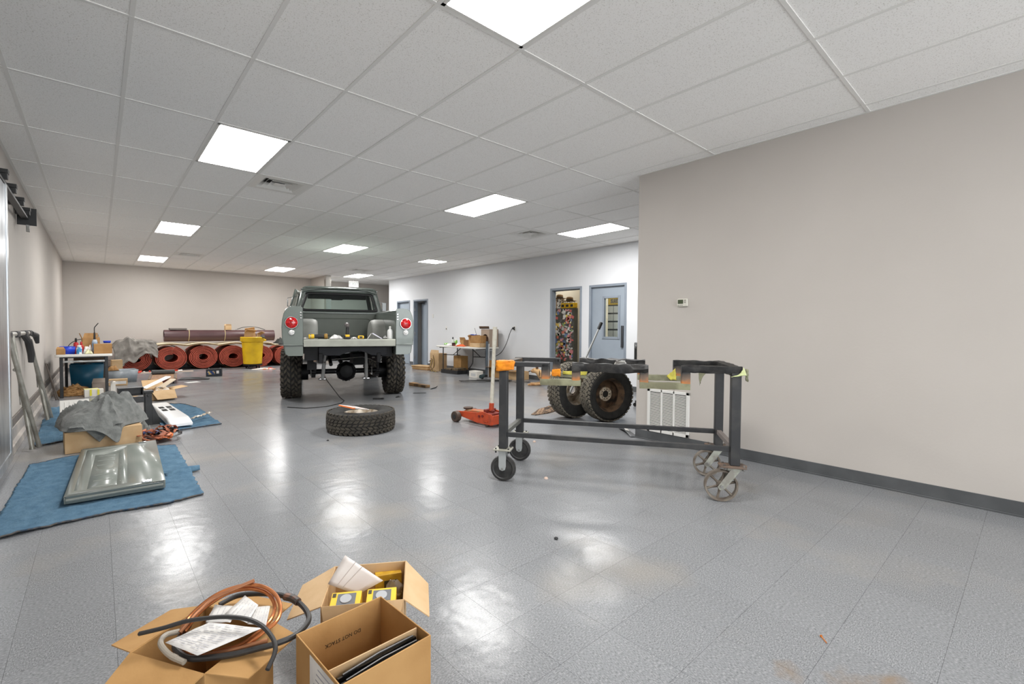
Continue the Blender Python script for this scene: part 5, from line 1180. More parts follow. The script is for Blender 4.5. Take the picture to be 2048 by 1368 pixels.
bottle('oil_bottle','shorter red bottle beside the tall red one on the left table',(-.222,11.06,ZT),.034,.21,M_redp,M_redp)
bottle('glue_jar','blue and white labelled jar at the front of the left table',(-.245,10.88,ZT),.038,.155,M_bluel,M_white,.2,'jar',.6)
rag('shop_towel','crumpled white paper towels in the middle of the left table','towel',(-.135,11.04,ZT),.0,.13,.20,.19,M_cloth,12.3,24,24)
rag('shop_towel','small cream crumpled towel in front of the brown carton','towel',(-.12,10.86,ZT),.1,.09,.09,.10,mat('cream_cloth',srgb(226,222,184),.9),14.3)
carton('brown_carton','brown closed carton at the right end of the left table',(.065,10.98,ZT),.03,.245,.22,.172,M_card,None,open_=False)
carton('brown_carton','brown open carton at the back of the left table with one flap up',(-.10,11.42,ZT),.1,.24,.2,.26,M_card,{'l':.35,'f':-.2},flen=.10)
t=thing('blow_torch','hand torch on a small blue gas cylinder on the left table','torch',(-.045,11.235,ZT))
MB().lathe([(0,0.001),(.038,0.001),(.04,.01),(.04,.20),(.03,.235),(.012,.245),(0,.245)],20).build('gas_cylinder',mat('gas_blue',srgb(120,150,180),.35,c2=srgb(206,210,214),scale=9),t)
MB().cyl((0,0,.24),(0,0,.37),.018,.012,n=12).build('torch_valve',M_black,t); MB().tube(smooth([(0,0,.36),(0,0,.45),(.02,0,.49),(.055,0,.54)],4),.007,8).build('torch_nozzle',M_blackmetal,t)
MB().tube([(.01,0,.33),(.05,0,.34),(.055,0,.30),(.03,0,.28)],.006,8).build('torch_trigger',M_steel,t)
t=thing('wire_hanger','black cable arched over the items at the back of the left table','cable',(-.2,11.55,ZT))
MB().tube(smooth([(-.25,0,.0),(-.18,0,.16),(-.05,0,.24),(.08,0,.22),(.16,0,.06),(.18,0,.005)]),.006,8).build('cable_length',M_black,t)
MB().cyl((.18,0,.004),(.20,0,.012),.011,n=8).build('cable_plug',M_black,t)
# ---- below the left table
bin_('storage_tote','large teal storage tote under the left table',(-.16,11.92,0),.0,.48,.50,.50,mat('tote_teal',srgb(18,84,112),.4),'tote')
rag('tote_contents','dark clothes filling the teal tote under the table','clothes',(-.16,11.92,.40),0,.40,.42,.16,mat('dark_cloth',srgb(34,48,58),.9),33.1)
bin_('storage_tote','clear grey storage tote behind the right table leg on the left',(.36,13.3,0),.1,.58,.42,.26,mat('tote_clear',srgb(176,184,190),.3,c2=srgb(150,158,166),scale=5),'tote')
t=thing('fur_hide','shaggy brown fur hide heaped under the left table','fur',(-.335,11.15,0))
random.seed(3)
def furp(u,v):
    a=2*PI*v; r=math.sin(PI*u*.5); return (.235*r*math.cos(a)*(1+.12*math.sin(3*a)),.17*r*math.sin(a),max(.004,.165*math.cos(PI*u*.5)*(1+.35*fbm(math.cos(a)*r*2,math.sin(a)*r*2,4))))
M_fur=mat('fur_tan',srgb(196,156,104),.95,c2=srgb(150,110,66),scale=16,stretch=(1,1,3))
MB().grid(furp,20,40,False,True).build('fur_body',M_fur,t,smooth=80)
mb=MB()
for k in range(420):
    u=random.random()**.6; v=random.random(); p=Vector(furp(u,v)); d_=Vector((p.x,p.y-.02,.02)).normalized()*random.uniform(.03,.07)+Vector((random.uniform(-.02,.02),random.uniform(-.02,.02),random.uniform(-.02,.01)))
    q_=p+d_; q_.z=max(q_.z,.003); s_=Vector((-d_.y,d_.x,0)).normalized()*.006
    mb.add([tuple(p-s_),tuple(p+s_),tuple(q_)],[(0,1,2)])
tag(mb.build('fur_tuft',M_fur,t,smooth=0),kind='stuff')
t=carton('white_carton','white carton with yellow tape strips under the left table',(-.065,10.79,0),.08,.25,.16,.125,mat('white_card',srgb(226,222,214),.7),None,open_=False)
for x in (-.045,.055): MB().box(x-.014,x+.014,-.087,-.0846,.02,.1262).build('yellow_tape',mat('ytape',srgb(226,214,60),.5),t,smooth=0)
MB().box(-.128,.06,-.05,.09,.1255,.135).build('paper_stack',mat('pale_yellow',srgb(224,220,160),.7),t,bevel=.002)
carton('grey_carton','grey cardboard carton behind the white taped carton under the table',(.02,11.16,0),.05,.22,.22,.19,mat('grey_card',srgb(150,138,128),.8),{'r':1.2,'b':.3},flen=.08)
carton('white_carton','tall narrow white carton right of the grey carton by the table leg',(.20,11.2,0),.0,.07,.18,.20,mat('white_card',(.7,.7,.7)),None,open_=False)
t=carton('flat_carton','flat tan printed carton on the floor right of the left table',(.31,12.55,0),-.05,.30,.24,.125,M_card2,None,open_=False)
MB().box(-.09,.13,-.1215,-.1202,.03,.09).build('printed_label',M_paper,t,smooth=0)
rag('brown_bag','crumpled brown paper bag on the clear tote','bag',(.22,13.15,.262),.1,.22,.2,.12,M_card,17.3)
carton('tan_carton','small tan carton standing behind the clear tote',(.33,14.4,0),.1,.2,.2,.42,M_card2,None,open_=False)
carton('brown_carton','dark brown carton stored deep under the left table',(-.12,12.75,0),0,.5,.3,.66,mat('dark_card',srgb(96,78,62),.8),None,open_=False)
# ---- creeper and open box behind the felt heap
t=thing('mechanic_creeper','wooden mechanic creeper with black headrest on the floor','creeper',(1.08,12.75,0),-.10)
MB().prism(rrect(.50,1.30,.06,4),.10,.118).build('creeper_board',mat('creeper_wood',srgb(158,116,76),.6,c2=srgb(138,98,62),scale=4,stretch=(6,.6,1)),t,bevel=.004)
for x in (-.22,.22): MB().box(x-.02,x+.02,-.65,.65,.085,.13).build('side_rail',mat('creeper_rail',srgb(104,88,74),.6),t,bevel=.006)
MB().tube([(-.22,.55,.165),(.22,.55,.165)],.055,14).build('headrest',mat('headrest_grey',srgb(70,72,72),.6),t,bevel=.012)
for x in (-.19,.19):
    for y in (-.55,0,.55): MB().cyl((x-.012,y,.042),(x+.012,y,.042),.04,n=14).box(x-.02,x+.02,y-.02,y+.02,.07,.10).build('caster_wheel',M_black,t)
t=thing('trim_mouldings','pile of dark rubber trim strips on the floor right of the creeper','trim strip',(1.66,12.75,0),-.5)
for k in range(4): MB().tube(smooth([(-.3,.05*k-.06,.012+.008*k),(0,.04*k-.05,.02+.01*k),(.3,.02*k,.014)],4),.011,8).build('trim_strip',M_hose,t)
tag(at(MB().box(-.13,.13,-.10,.10,.001,.003).build('paper_sheet',M_paper,smooth=0),(1.56,12.2,0),.3),'blank white sheet on the floor right of the creeper','paper')
ob=carton('parts_carton','open brown carton with white mouldings sticking out, behind the white panel',(.77,9.75,0),.25,.34,.34,.16,M_card2,{'r':1.45,'f':2.2,'l':1.9,'b':.9},flen=.22)
for k,(p,q,w_,lab) in enumerate([((.55,9.62,.20),(.92,10.0,.34),.055,'long white moulding sticking out of the parts carton'),((.78,9.70,.19),(.98,9.92,.30),.06,'short cream moulding in the parts carton')]):
    p=Vector(p);q=Vector(q); d_=(q-p).normalized(); wv=d_.cross(Vector((0,0,1))).normalized()*w_; tt=thing('moulding',lab,'moulding',tuple(p))
    MB().loft([[tuple(x-wv),tuple(x+wv),tuple(x+wv*.8+Vector((0,0,.012))),tuple(x-wv*.8+Vector((0,0,.012)))] for x in (Vector((0,0,0)),(q-p)*.5,(q-p))]).build('moulding_strip',M_white if k==0 else mat('cream_moulding',srgb(196,180,158),.6),tt)
    MB().box(-.012,.012,-.012,.012,-.004,.016).build('clip',M_steel,tt)
rag('packing_paper','crumpled brown and white packing paper in the parts carton','paper',(.79,9.72,.09),.2,.28,.28,.16,mat('packing_mix',srgb(186,160,128),.8,c2=srgb(222,214,204),scale=8),23.3)

# ------------------------------------------------------------------ red rubber mat rolls along the back wall
M_redmat=mat('red_rubber',srgb(184,86,66),.75,c2=srgb(162,72,56),scale=12,lo=.35,hi=.7)
def mat_roll(label,x,r,ys,ye,sq=1.0,seed=0,turns=8,inner=.12):
    t=thing('rubber_mat_roll',label,'mat roll',(x,ys,0),group='red rubber mat rolls at the back wall')
    n=turns*36; pts=[]; th=(r-inner)/turns*.55
    def ctr(a):
        rr=inner+(r-inner-.01)*a/(2*PI*turns); w_=.004*fbm(a*.7,seed,1); e=1+.10*math.exp(-((rr-inner)/.06)**2)
        return rr+w_,e
    secs=[]
    for i in range(n+1):
        a=2*PI*turns*i/n; rr,e=ctr(a); c_,s_=math.cos(a+seed),math.sin(a+seed)
        z0=r*sq; q=[]
        for (dr,y) in ((0,0.0),(th,0.0),(th,ye-ys),(0,ye-ys)):
            R_=rr+dr-th; jy=.006*fbm(a*.5,seed,3) if y==0 else 0
            q.append((R_*c_*e*1.03,y+jy+.010*(1-2*abs(R_-inner)/(r-inner))*0,z0+R_*s_*sq/ (e if e>1 else 1)))
        secs.append(q)
    o=MB().loft(secs).build('rolled_mat',M_redmat,t,smooth=40)
    tag(MB().lathe([(r,0),(r-.006,.0)],4).build('strap_hidden',M_redmat,t),None) if False else None
    MB().tube([(r*1.003*math.cos(a),.5,r*sq+r*1.003*sq*math.sin(a)) for a in [2*PI*k/36 for k in range(36)]],.006,6,closed=True).build('tie_strap',M_tape,t)
    return t
YS=15.78
RL=[(.74,.365,'leftmost red mat roll, half covered by the grey canvas'),(1.525,.372,'red mat roll with the widest oval hole, right of the grey canvas'),(2.29,.372,'third red mat roll from the left, with a tan scrap in its hole'),(3.055,.37,'red mat roll behind the left half of the yellow trash can'),(3.81,.365,'red mat roll right of the yellow trash can'),(4.54,.35,'rightmost red mat roll, beside the truck wheel')]
for k,(x,r,l) in enumerate(RL): mat_roll(l,x,r,YS+(.06 if k==0 else .02*((k*7)%3)),16.9,.93,k*1.3,7,.11 if k!=1 else .14)
t=thing('carpet_strip','tan carpet pad draped along the top of the red mat rolls','carpet',(0,16.2,0))
def pad(u,v):
    x=1.02+3.28*u; z=.748-.045*(1-abs(math.cos(PI*(x-1.545)/.755)))+ .012*fbm(x*2,1,2)
    if u<.06: z-=.10*(1-u/.06)
    if u>.93: z-=.05*((u-.93)/.07)
    return (x,-.42+.95*v,z-.035)
MB().grid(pad,90,6).build('pad_layer',mat('carpet_tan',srgb(190,164,128),.95,c2=srgb(170,142,106),scale=20),t,solid=.03,off=1)
MB().grid(lambda u,v:(pad(u,v)[0],pad(u,v)[1]-.01,pad(u,v)[2]+.032),90,6).build('cream_backing',mat('carpet_cream',srgb(214,200,172),.95),t,solid=.022,off=1)
t=thing('flooring_roll','long maroon vinyl flooring roll lying on top of the red rolls','flooring roll',(1.40,16.16,.962))
MB().lathe([(.165,0),(.165,2.86),(.150,2.86),(.150,0)],40,AX((0,0,0),(1,0,0)),closed=True).build('rolled_vinyl',mat('maroon_vinyl',srgb(84,58,60),.4,c2=srgb(76,52,54),scale=3),t)
for x in (.58,1.48): MB().tube([(x+.01*math.sin(a),.167*math.cos(a),.167*math.sin(a)) for a in [2*PI*k/32 for k in range(32)]],.007,6,closed=True).build('twine',mat('twine',srgb(206,188,140),.8),t)
tag(at(MB().box(-.2,.2,-.12,.12,0,.05).build('grey_block',mat('grey_board',srgb(110,104,100),.7),bevel=.006),(1.73,16.19,1.128),.05),'flat grey board lying on the left end of the maroon roll','board')
t=carton('small_carton','small tan carton sitting on the middle of the maroon roll',(2.98,16.17,1.128),.1,.16,.14,.13,M_card2,{'f':.3,'b':.4},flen=.05)
t=thing('bent_tubing','thin dark tubing bowed over the right end of the maroon roll','tubing',(3.6,16.2,1.128))
MB().tube(smooth([(-.40,0,.01),(-.2,.02,.08),(.05,0,.10),(.25,-.01,.07),(.42,0,.008)]),.009,8).build('tube_length',M_hose,t); MB().cyl((-.41,0,.01),(-.37,0,.016),.014,n=8).build('tube_fitting',M_steel,t)
# rubber roll end pieces at far right on top
rag('dark_canvas','dark canvas bundle on the rightmost red roll','canvas',(4.55,16.2,.665),.1,.5,.5,.30,mat('dark_canvas',srgb(58,60,58),.9),29.3)
# grey canvas over the left roll
t=thing('canvas_sheet','stiff grey canvas sheet folded over the leftmost red roll','canvas',(.70,16.2,0))
def canv(u,v):
    x=-.40+.92*u; k=v
    rr=.40; top=.80+.06*math.sin(2.4*u+.3)+.05*fbm(u*2.2,0,5)
    if k<.5: y=.35-.85*(k/.5); z=top-.05*abs(fbm(u*4,k*4,2))
    else:
        f=(k-.5)/.5; y=-.50-.06*f-.03*fbm(u*5,f*3,1); z=top-f*(.52+.16*math.sin(PI*(1.6*u+.2))+.10*fbm(u*3,1,7))
    fold=.07*max(0,1-abs(u-.34)*9)
    return (x+.05*fbm(k*3,u*2,3)+(.12*(k-.5) if u<.2 else 0),y-fold*.6,z+fold-.12*max(0,.22-u)*3*k-.25*max(0,.12-u)*4)
MB().grid(canv,50,40).build('canvas_cloth',mat('canvas_grey',srgb(140,136,130),.9,c2=srgb(120,116,111),scale=6,bump=.3,bscale=40),t,solid=.008,smooth=35)
MB().tube(smooth([(-.18,-.42,.84),(-.05,-.40,.90),(.05,-.42,.86),(.12,-.5,.78)]),.022,8).build('rolled_hem',mat('canvas_grey',(.2,.2,.2)),t)
# yellow trash can on a dolly
t=thing('trash_can','yellow plastic trash can stuffed with cardboard, on a black dolly','trash can',(3.47,15.36,0))
M_can=mat('can_yellow',srgb(226,186,24),.45,c2=srgb(206,164,22),scale=4,lo=.4,hi=.7)
MB().lathe([(.0,.13),(.235,.13),(.245,.14),(.285,.78),(.305,.785),(.312,.80),(.325,.92),(.315,.93),(.30,.92),(.285,.80),(.235,.16),(0,.16)],40).build('can_body',M_can,t)
for s_ in (-1,1): MB().box(s_*.30-.02,s_*.30+.03*(1+s_)-.0,-.06,.06,.80,.86).build('can_handle',M_can,t,bevel=.01)
MB().lathe([(0,.09),(.25,.09),(.26,.10),(.26,.125),(0,.125)],30).build('dolly_plate',M_black,t)
for k in range(4):
    a=PI/4+k*PI/2; c=(.2*math.cos(a),.2*math.sin(a)); MB().cyl((c[0]-.012,c[1],.04),(c[0]+.012,c[1],.04),.04,n=14).box(c[0]-.02,c[0]+.02,c[1]-.02,c[1]+.02,.07,.092).build('dolly_caster',M_black,t)
for k,(x,y,rz,w_,h_,tl,lab) in enumerate([(3.36,15.38,.3,.28,.36,.1,'folded cardboard sheet at the left in the trash can'),(3.50,15.52,-.2,.26,.42,-.15,'tallest folded cardboard sheet in the trash can'),(3.60,15.30,.9,.22,.30,.2,'folded cardboard sheet at the right in the trash can')]):
    tt=thing('cardboard_sheet',lab,'cardboard',(x,y,.72),rz,ry=tl)
    MB().box(-w_/2,w_/2,-.004,.004,0,h_).build('panel',M_card2,tt,smooth=0); o=MB().box(-w_/2,w_/2,-.004,.004,0,.14).build('bent_flap',M_card2,tt,smooth=0); o.matrix_basis=TR((0,-.004,h_),0,1.1)
rag('dark_bag','dark bag draped on the right rim of the trash can','bag',(3.70,15.16,.90),.2,.12,.1,.12,M_hose,31)
# things on the floor before the rolls
t=thing('car_battery','black and navy car battery on the floor before the red rolls','battery',(2.17,13.42,0),-.27)
MB().box(-.165,.165,-.09,.09,.001,.165).build('battery_case',mat('battery_navy',srgb(28,34,44),.45),t,bevel=.006); MB().box(-.168,.168,-.093,.093,.165,.178).build('battery_lid',M_black,t,bevel=.004)
MB().box(-.14,.02,-.0925,-.0898,.05,.14).build('battery_label',mat('label_navy',srgb(24,52,104),.4,c2=srgb(196,170,110),scale=16,lo=.56,hi=.6),t,smooth=0); MB().box(.055,.11,-.0925,-.0898,.07,.14).build('battery_sticker',M_paper,t,smooth=0)
for x in (-.12,.12): MB().cyl((x,.05,.178),(x,.05,.20),.012,n=10).build('terminal',M_steel,t)
t=thing('tool_sheet','cardboard sheet with red fittings laid out before the red rolls','fittings',(1.36,15.36,0),-.12)
MB().box(-.62,.62,-.22,.22,.001,.007).build('card_base',mat('card_grey',srgb(168,154,142),.8),t,smooth=0)
random.seed(9)
for k in range(26):
    x=random.choice([-.42,-.1,.32])+random.uniform(-.16,.16); y=random.uniform(-.17,.17); a=random.uniform(0,3); l_=random.uniform(.04,.11); m_=mat('fitting_red',srgb(214,58,40),.4) if k%5 else M_white
    MB().cyl((x,y,.028),(x+l_*math.cos(a),y+l_*math.sin(a),.03),random.uniform(.014,.022),n=8).build('fitting',m_,t)
t=thing('parts_bag','white and orange parts bag on the floor right of the trash can','bag',(3.62,14.75,0),-.35)
MB().grid(lambda u,v:((u-.5)*.62,(v-.5)*.16,.004+.035*math.sin(PI*u)*math.sin(PI*v)*(1+.5*fbm(u*6,v*3,3))),24,8).build('bag_sheet',mat('bag_white',srgb(222,216,208),.5,c2=srgb(214,120,70),scale=5,lo=.56,hi=.6),t,solid=.003); MB().cyl((.12,-.02,.03),(.22,0,.03),.02,n=8).build('bag_roll',mat('fitting_red',(.5,.1,.1)),t)

# ------------------------------------------------------------------ things on and under the right table
def xb(label,y,z,w_,h_,x=7.5,d_=.2,m=None,fl=None,rz=0,name='small_carton',op=False): return carton(name,label,(x,y,z),rz,d_,w_,h_,m or M_card,fl,open_=op,flen=.08)
M_green=mat('green_label',srgb(120,180,70),.4,c2=srgb(230,232,228),scale=12,lo=.5,hi=.55)
tt=bottle('cleaner_bottle','green labelled bottle lying flat at the left end of the folding table',(7.40,10.98-.1,ZR+.036),.034,.22,M_green,M_white); tt.matrix_world=TR((7.40,11.02,ZR+.036),0,PI/2)
bottle('spray_can','clear bottle with a black cap at the left of the folding table',(7.5,10.78,ZR),.04,.235,mat('clear_liquid',srgb(206,210,206),.15),M_black)
bottle('spray_can','green and white spray bottle right of the black capped bottle',(7.5,10.63,ZR),.042,.20,M_green,M_white,.2)
bottle('paint_can','small dark red and black can at the front of the folding table',(7.25,10.38,ZR),.05,.09,mat('can_dark',srgb(60,44,46),.4,c2=srgb(150,40,44),scale=14),M_dark,.1,'can',.9)
rag('white_rag','white rag beside the cans on the folding table','rag',(7.28,10.64,ZR),.1,.14,.20,.08,M_cloth,41)
rag('white_rag','white rag behind the red can on the folding table','rag',(7.45,10.42,ZR),.1,.14,.12,.11,M_cloth,43)
rag('orange_rag','orange shop rag on the front edge of the folding table','rag',(7.22,10.02,ZR),.1,.13,.34,.07,mat('orange_cloth',srgb(214,96,50),.9),45)
xb('brown carton on the folding table between the bottles and the tape roll carton',10.33,ZR,.28,.16,7.62,fl={'l':.4})
xb('dark brown carton leaning beside the first carton on the folding table',10.05,ZR,.20,.17,7.52,.22,mat('card_dark',srgb(128,92,60),.85),rz=.3)
xb('lower carton at the right end of the folding table under the tilted one',9.44,ZR,.40,.105,7.36,.24,M_card2)
xb('tilted brown carton stacked on the right end of the folding table',9.46,ZR+.107,.34,.19,7.38,.2,M_card,rz=.15)
xb('open brown carton with wavy flaps in the middle of the folding table',9.80,ZR,.20,.24,7.5,.22,M_card,{'l':.9,'b':.5,'f':.6},op=True)
t=thing('work_glove','blue work glove lying on top of the open carton','glove',(7.50,9.72,1.0),.4)
MB().grid(lambda u,v:(.05*math.sin(PI*u)*math.cos(2*PI*v),.09*(u-.5)*2*.8+.01,.04+.028*math.sin(PI*u)*math.sin(2*PI*v)),8,12,False,True).build('glove_palm',mat('glove_blue',srgb(36,62,150),.8),t)
for k in range(4): MB().tube([(-.035+.023*k,.06,.045),(-.04+.027*k,.12,.06),(-.042+.028*k,.15,.052)],[.013,.012,.009],8).build('glove_finger',mat('glove_blue',(.1,.1,.4)),t)
MB().tube([(.045,-.01,.04),(.08,.03,.05),(.09,.06,.045)],[.013,.012,.009],8).build('glove_thumb',mat('glove_blue',(.1,.1,.4)),t)
t=thing('wire_rod','thin bent wire sticking up from the folding table','wire',(7.72,9.98,ZR)); MB().tube(smooth([(0,-.06,.17),(0,.0,.30),(0,.06,.42),(0,.09,.49)]),.005,6).build('wire_length',M_blackmetal,t); MB().box(-.02,.02,-.08,-.04,.0,.17).build('wire_base',M_iron,t)
# tall beige appliance-like carton standing at the right end
t=thing('heater_carton','tall beige carton with an arched dark opening at the end of the folding table','box',(7.72,9.42,ZR),0)
M_bei=mat('carton_beige',srgb(170,152,136),.8)
mb=MB(); arch=[(.13*math.cos(a),.20+.13*math.sin(a)) for a in [PI*k/12 for k in range(13)]]
outer=[(-.17,0),(-.17,.46),(.17,.46),(.17,0),(.13,0)]+arch+[(-.13,0)]
mb.prism(outer,-.004,.004,Matrix(((0,0,1,-.15),(1,0,0,0),(0,1,0,.001),(0,0,0,1)))).box(-.15,.15,-.17,-.162,0.001,.46).box(-.15,.15,.162,.17,.001,.46).box(.142,.15,-.17,.17,.001,.46).box(-.15,.15,-.17,.17,.454,.46)
mb.build('carton_body',M_bei,t,smooth=0)
MB().grid(lambda u,v:(-.17-.02*math.sin(PI*v),-.19+.40*u,.46+.065*math.sin(PI*v)+.012),10,8).build('curled_lid',mat('lid_brown',srgb(120,98,82),.8),t,solid=.006)
MB().lathe([(.10,0),(.10,.12),(.085,.12),(.085,0)],24,AX((-.10,0,.19),(1,0,0)),closed=True).build('duct_ring',mat('duct_tan',srgb(176,150,132),.6),t)
t=thing('drain_pipe','grey blue pipe standing on the floor in front of the folding table end','pipe',(7.40,9.15,0)); MB().cyl((0,0,.003),(.0,-.02,.90),.035,n=14).build('pipe_length',mat('pipe_grey',srgb(96,106,116),.4,metal=.4),t); MB().cyl((.02,-.05,.003),(.02,-.06,.84),.02,n=12).build('pipe_length',mat('pipe_light',srgb(196,198,200),.3,metal=.4),t); MB().lathe([(.045,0),(.045,.06),(.03,.06),(.03,0)],16,Matrix.Translation((0,0,.0)),closed=True).build('pipe_collar',M_blackmetal,t)
# floor level
carton('tall_carton','tall light brown carton under the left end of the folding table',(7.44,11.42,0),.1,.30,.40,.50,M_card2,{'l':-.2},flen=.1)
carton('brown_carton','brown carton with an orange side standing under the folding table',(7.73,10.72,0),.0,.24,.36,.45,M_card3,None,open_=False)
t=thing('flat_cartons','stack of flattened cartons on the floor left of the tall carton','cardboard',(7.30,11.98,0),.15)
for k in range(4): MB().box(-.17,.17,-.36+.01*k,.34+.008*k,.002+.03*k,.026+.03*k,TR((0,0,0),.03*k)).build('flattened_carton',M_card2 if k%2 else M_card,t,bevel=.004)
t=thing('wire_bundle','tangle of yellow and brown cord hanging before the tall carton','cord',(7.18,11.30,0)); random.seed(14)
for k in range(5): MB().tube(smooth([(random.uniform(-.04,.04),-.05+.06*k,.46-.05*k),(.0,-.08+.05*k,.30),(random.uniform(-.05,.02),-.05+.05*k,.12),(-.04,.10-.08*k,.02),(-.07,.02-.1*k,.012)]),.010,6).build('cord_length',mat('cord_%d'%(k%2),srgb(150,128,60) if k%2 else srgb(110,84,60),.7),t)
t=thing('battery_tray','black tray of dark parts on the floor under the folding table','tray',(7.36,10.45,0),.05)
MB().box(-.22,.22,-.36,.36,.001,.02).box(-.22,-.20,-.36,.36,.02,.10).box(.20,.22,-.36,.36,.02,.10).box(-.2,.2,-.36,-.34,.02,.10).box(-.2,.2,.34,.36,.02,.10).build('tray_body',M_blackmetal,t); MB().box(-.16,.16,-.30,-.05,.021,.15).box(-.15,.15,.02,.28,.021,.13).build('tray_load',mat('load_brown',srgb(66,58,50),.7,c2=srgb(110,90,62),scale=12),t,bevel=.01)
t=carton('white_carton','white carton on the floor beside the bent table leg',(7.12,9.22,0),.05,.20,.30,.165,mat('white_card',(.7,.7,.7)),None,open_=False)
MB().box(-.101,-.0995,-.1,.08,.04,.11).build('printed_label',mat('lab_grey',srgb(196,196,196),.6),t,smooth=0)
t=thing('heat_gun','dark power tool on the floor right of the white carton','power tool',(7.03,8.86,0),.4); MB().cyl((-.08,0,.06),(.08,0,.07),.045,n=14).build('motor',mat('tool_teal',srgb(44,62,66),.5),t); MB().box(-.02,.03,-.03,.03,.002,.06).build('grip',M_black,t,bevel=.01)
carton('parts_carton','open brown carton with upright flap right of the white carton',(7.65,8.96,0),.1,.34,.40,.24,M_card,{'r':.2,'l':1.4,'b':.1},flen=.18)
carton('parts_carton','brown carton with side flap out, right of the drain pipe',(7.66,8.27,0),.05,.34,.42,.20,M_card2,{'l':1.45},flen=.16)
t=thing('air_hose','black air hose coiled on the floor in front of the folding table','hose',(6.66,8.33,0),-.716)
pts=[]
for i in range(150):
    a=2*PI*2.3*i/149; k=1+.13*fbm(i*.05,2,3); pts.append((.58*k*math.cos(a)+.04*fbm(i*.08,9),.16*k*math.sin(a)+.03*fbm(i*.08,4),.012+.012*(i//50)))
MB().tube(pts,.006,6).build('hose_coil',M_hose,t); MB().tube(smooth([(.55,.05,.01),(.8,.06,.01),(1.05,.0,.01),(1.0,-.1,.01),(.7,-.12,.01)]),.006,6).build('hose_tail',M_hose,t)
t=thing('power_cord','black power cord hanging from the wall outlet to the floor','cord',(7.93,8.716,0))
MB().tube(smooth([(-.0,0,1.235),(-.05,.02,1.22),(-.06,.10,1.08),(-.06,.22,.84),(-.10,.36,.62),(-.2,.50,.50)]),.008,8).build('cord_length',M_hose,t); MB().box(-.045,0,-.022,.022,1.205,1.26).build('plug',M_black,t,bevel=.006)
t=thing('wood_block','piece of brown lumber on the floor right of the truck','lumber',(5.08,8.52,0),.06)
MB().box(-.06,.06,-.30,.30,.001,.055).build('board',mat('lumber_dark',srgb(92,72,50),.75,c2=srgb(150,116,76),scale=5),t,bevel=.005); MB().box(-.061,.061,.12,.305,.002,.062).build('board_end',mat('lumber_light',srgb(170,130,86),.75),t,bevel=.004)
t=thing('pry_bar','small dark pry bar beside the lumber on the floor','tool',(5.14,8.05,0),.5); MB().tube([(-.12,0,.01),(.08,0,.01),(.13,0,.03)],.010,8).build('bar_shaft',M_blackmetal,t); MB().ball((-.13,0,.012),.012,6).build('bar_tip',M_steel,t)
t=thing('plastic_clip','flat black plastic bracket on the floor behind the flat tyre','bracket',(3.62,7.42,0),-.6); MB().box(-.09,.09,-.03,.03,.001,.02).build('bracket_plate',M_black,t,bevel=.004); MB().box(.05,.09,-.05,-.03,.001,.03).build('bracket_lip',M_black,t,bevel=.003)
t=thing('plastic_clip','small crumpled grey part on the floor near the right truck wheel','part',(3.98,7.40,0),.3); MB().box(-.04,.04,-.02,.02,.001,.014).cyl((-.03,0,.015),(.03,.01,.018),.008,n=8).build('part_body',M_blackmetal,t,bevel=.003)
t=thing('thin_rod','thin dark rod on the floor right of the truck wheel','rod',(4.55,7.62,0),-.5); MB().cyl((-.12,0,.006),(.12,0,.006),.005,n=6).build('rod_length',M_blackmetal,t)
for (x,y,l) in ((2.0,1.82,'tiny dark pebble on the floor in front of the cart'),(1.86,5.02,'small dark nut on the floor left of the flat tyre')):
    tag(at(MB().lathe([(0,0),(.010,.001),(.013,.006),(.008,.012),(0,.013)],9).build('floor_debris',M_blackmetal),(x,y,0)),l,'debris')
for (x,y,l) in ((2.75,2.62,'pale foam crumb on the floor under the cart'),(3.55,3.56,'white paper scrap on the floor near the cart'),(2.55,3.05,'pinkish crumb on the floor left of the front cart wheel')):
    tag(at(MB().lathe([(0,0.001),(.018,.001),(.014,.012),(.004,.016),(0,.015)],7).build('floor_crumb',mat('crumb',srgb(214,190,176),.8)),(x,y,0)),l,'debris')

# ------------------------------------------------------------------ brown rag, torn baseboard, office chair
t=thing('rope_rag','brown striped rag lying on the floor left of the upright wheels','rag',(4.93,4.76,0),.25)
MB().grid(lambda u,v:((u-.5)*.58,(v-.5)*.22*(.35+.65*min(1,u*2.2)),.006+.05*math.sin(PI*v)*min(1,u*3)*(1+.4*fbm(u*5,v*7,2))),30,16).build('rag_cloth',mat('rag_stripes',srgb(150,124,100),.95,c2=srgb(70,58,50),scale=9,stretch=(1,9,1),lo=.45,hi=.55),t,solid=.006)
MB().tube(smooth([(.28,.03,.02),(.34,.06,.015),(.40,.02,.01)]),.012,6).build('rag_corner',mat('rag_tan',srgb(176,150,124),.95),t)
t=thing('torn_baseboard','piece of peeled black baseboard with white glue lying by the wall corner','baseboard piece',(4.72,3.17,0),.9)
MB().grid(lambda u,v:((u-.5)*.46,(v-.5)*.09,.006+.028*v*math.sin(PI*min(1,u*1.1))),14,5).build('vinyl_strip',M_base,t,solid=.004)
MB().grid(lambda u,v:(-.02+.20*u,-.02+.06*v,.016+.028*(v*.7+.2)+.02*math.sin(PI*u)),10,4).build('glue_backing',M_paper,t,solid=.002)
ch=thing('office_chair','black office chair mostly hidden behind the near wall corner','chair',(6.55,3.92,0),.4)
MB().prism(rrect(.48,.46,.1,5),.44,.52).build('seat',M_black,ch,bevel=.03,seg=3)
MB().grid(lambda u,v:(.24*(2*u-1),.24+.05*(1-(2*u-1)**2),.60+.42*v-.06*(2*u-1)**2*v),12,10).build('backrest',M_black,ch,solid=.05)
for s_ in (-1,1): MB().tube(smooth([(s_*.26,.12,.46),(s_*.31,.10,.66),(s_*.31,-.12,.70)]),.022,8).box(s_*.31-.03,s_*.31+.03,-.16,.14,.69,.72).build('armrest',M_black,ch,bevel=.01)
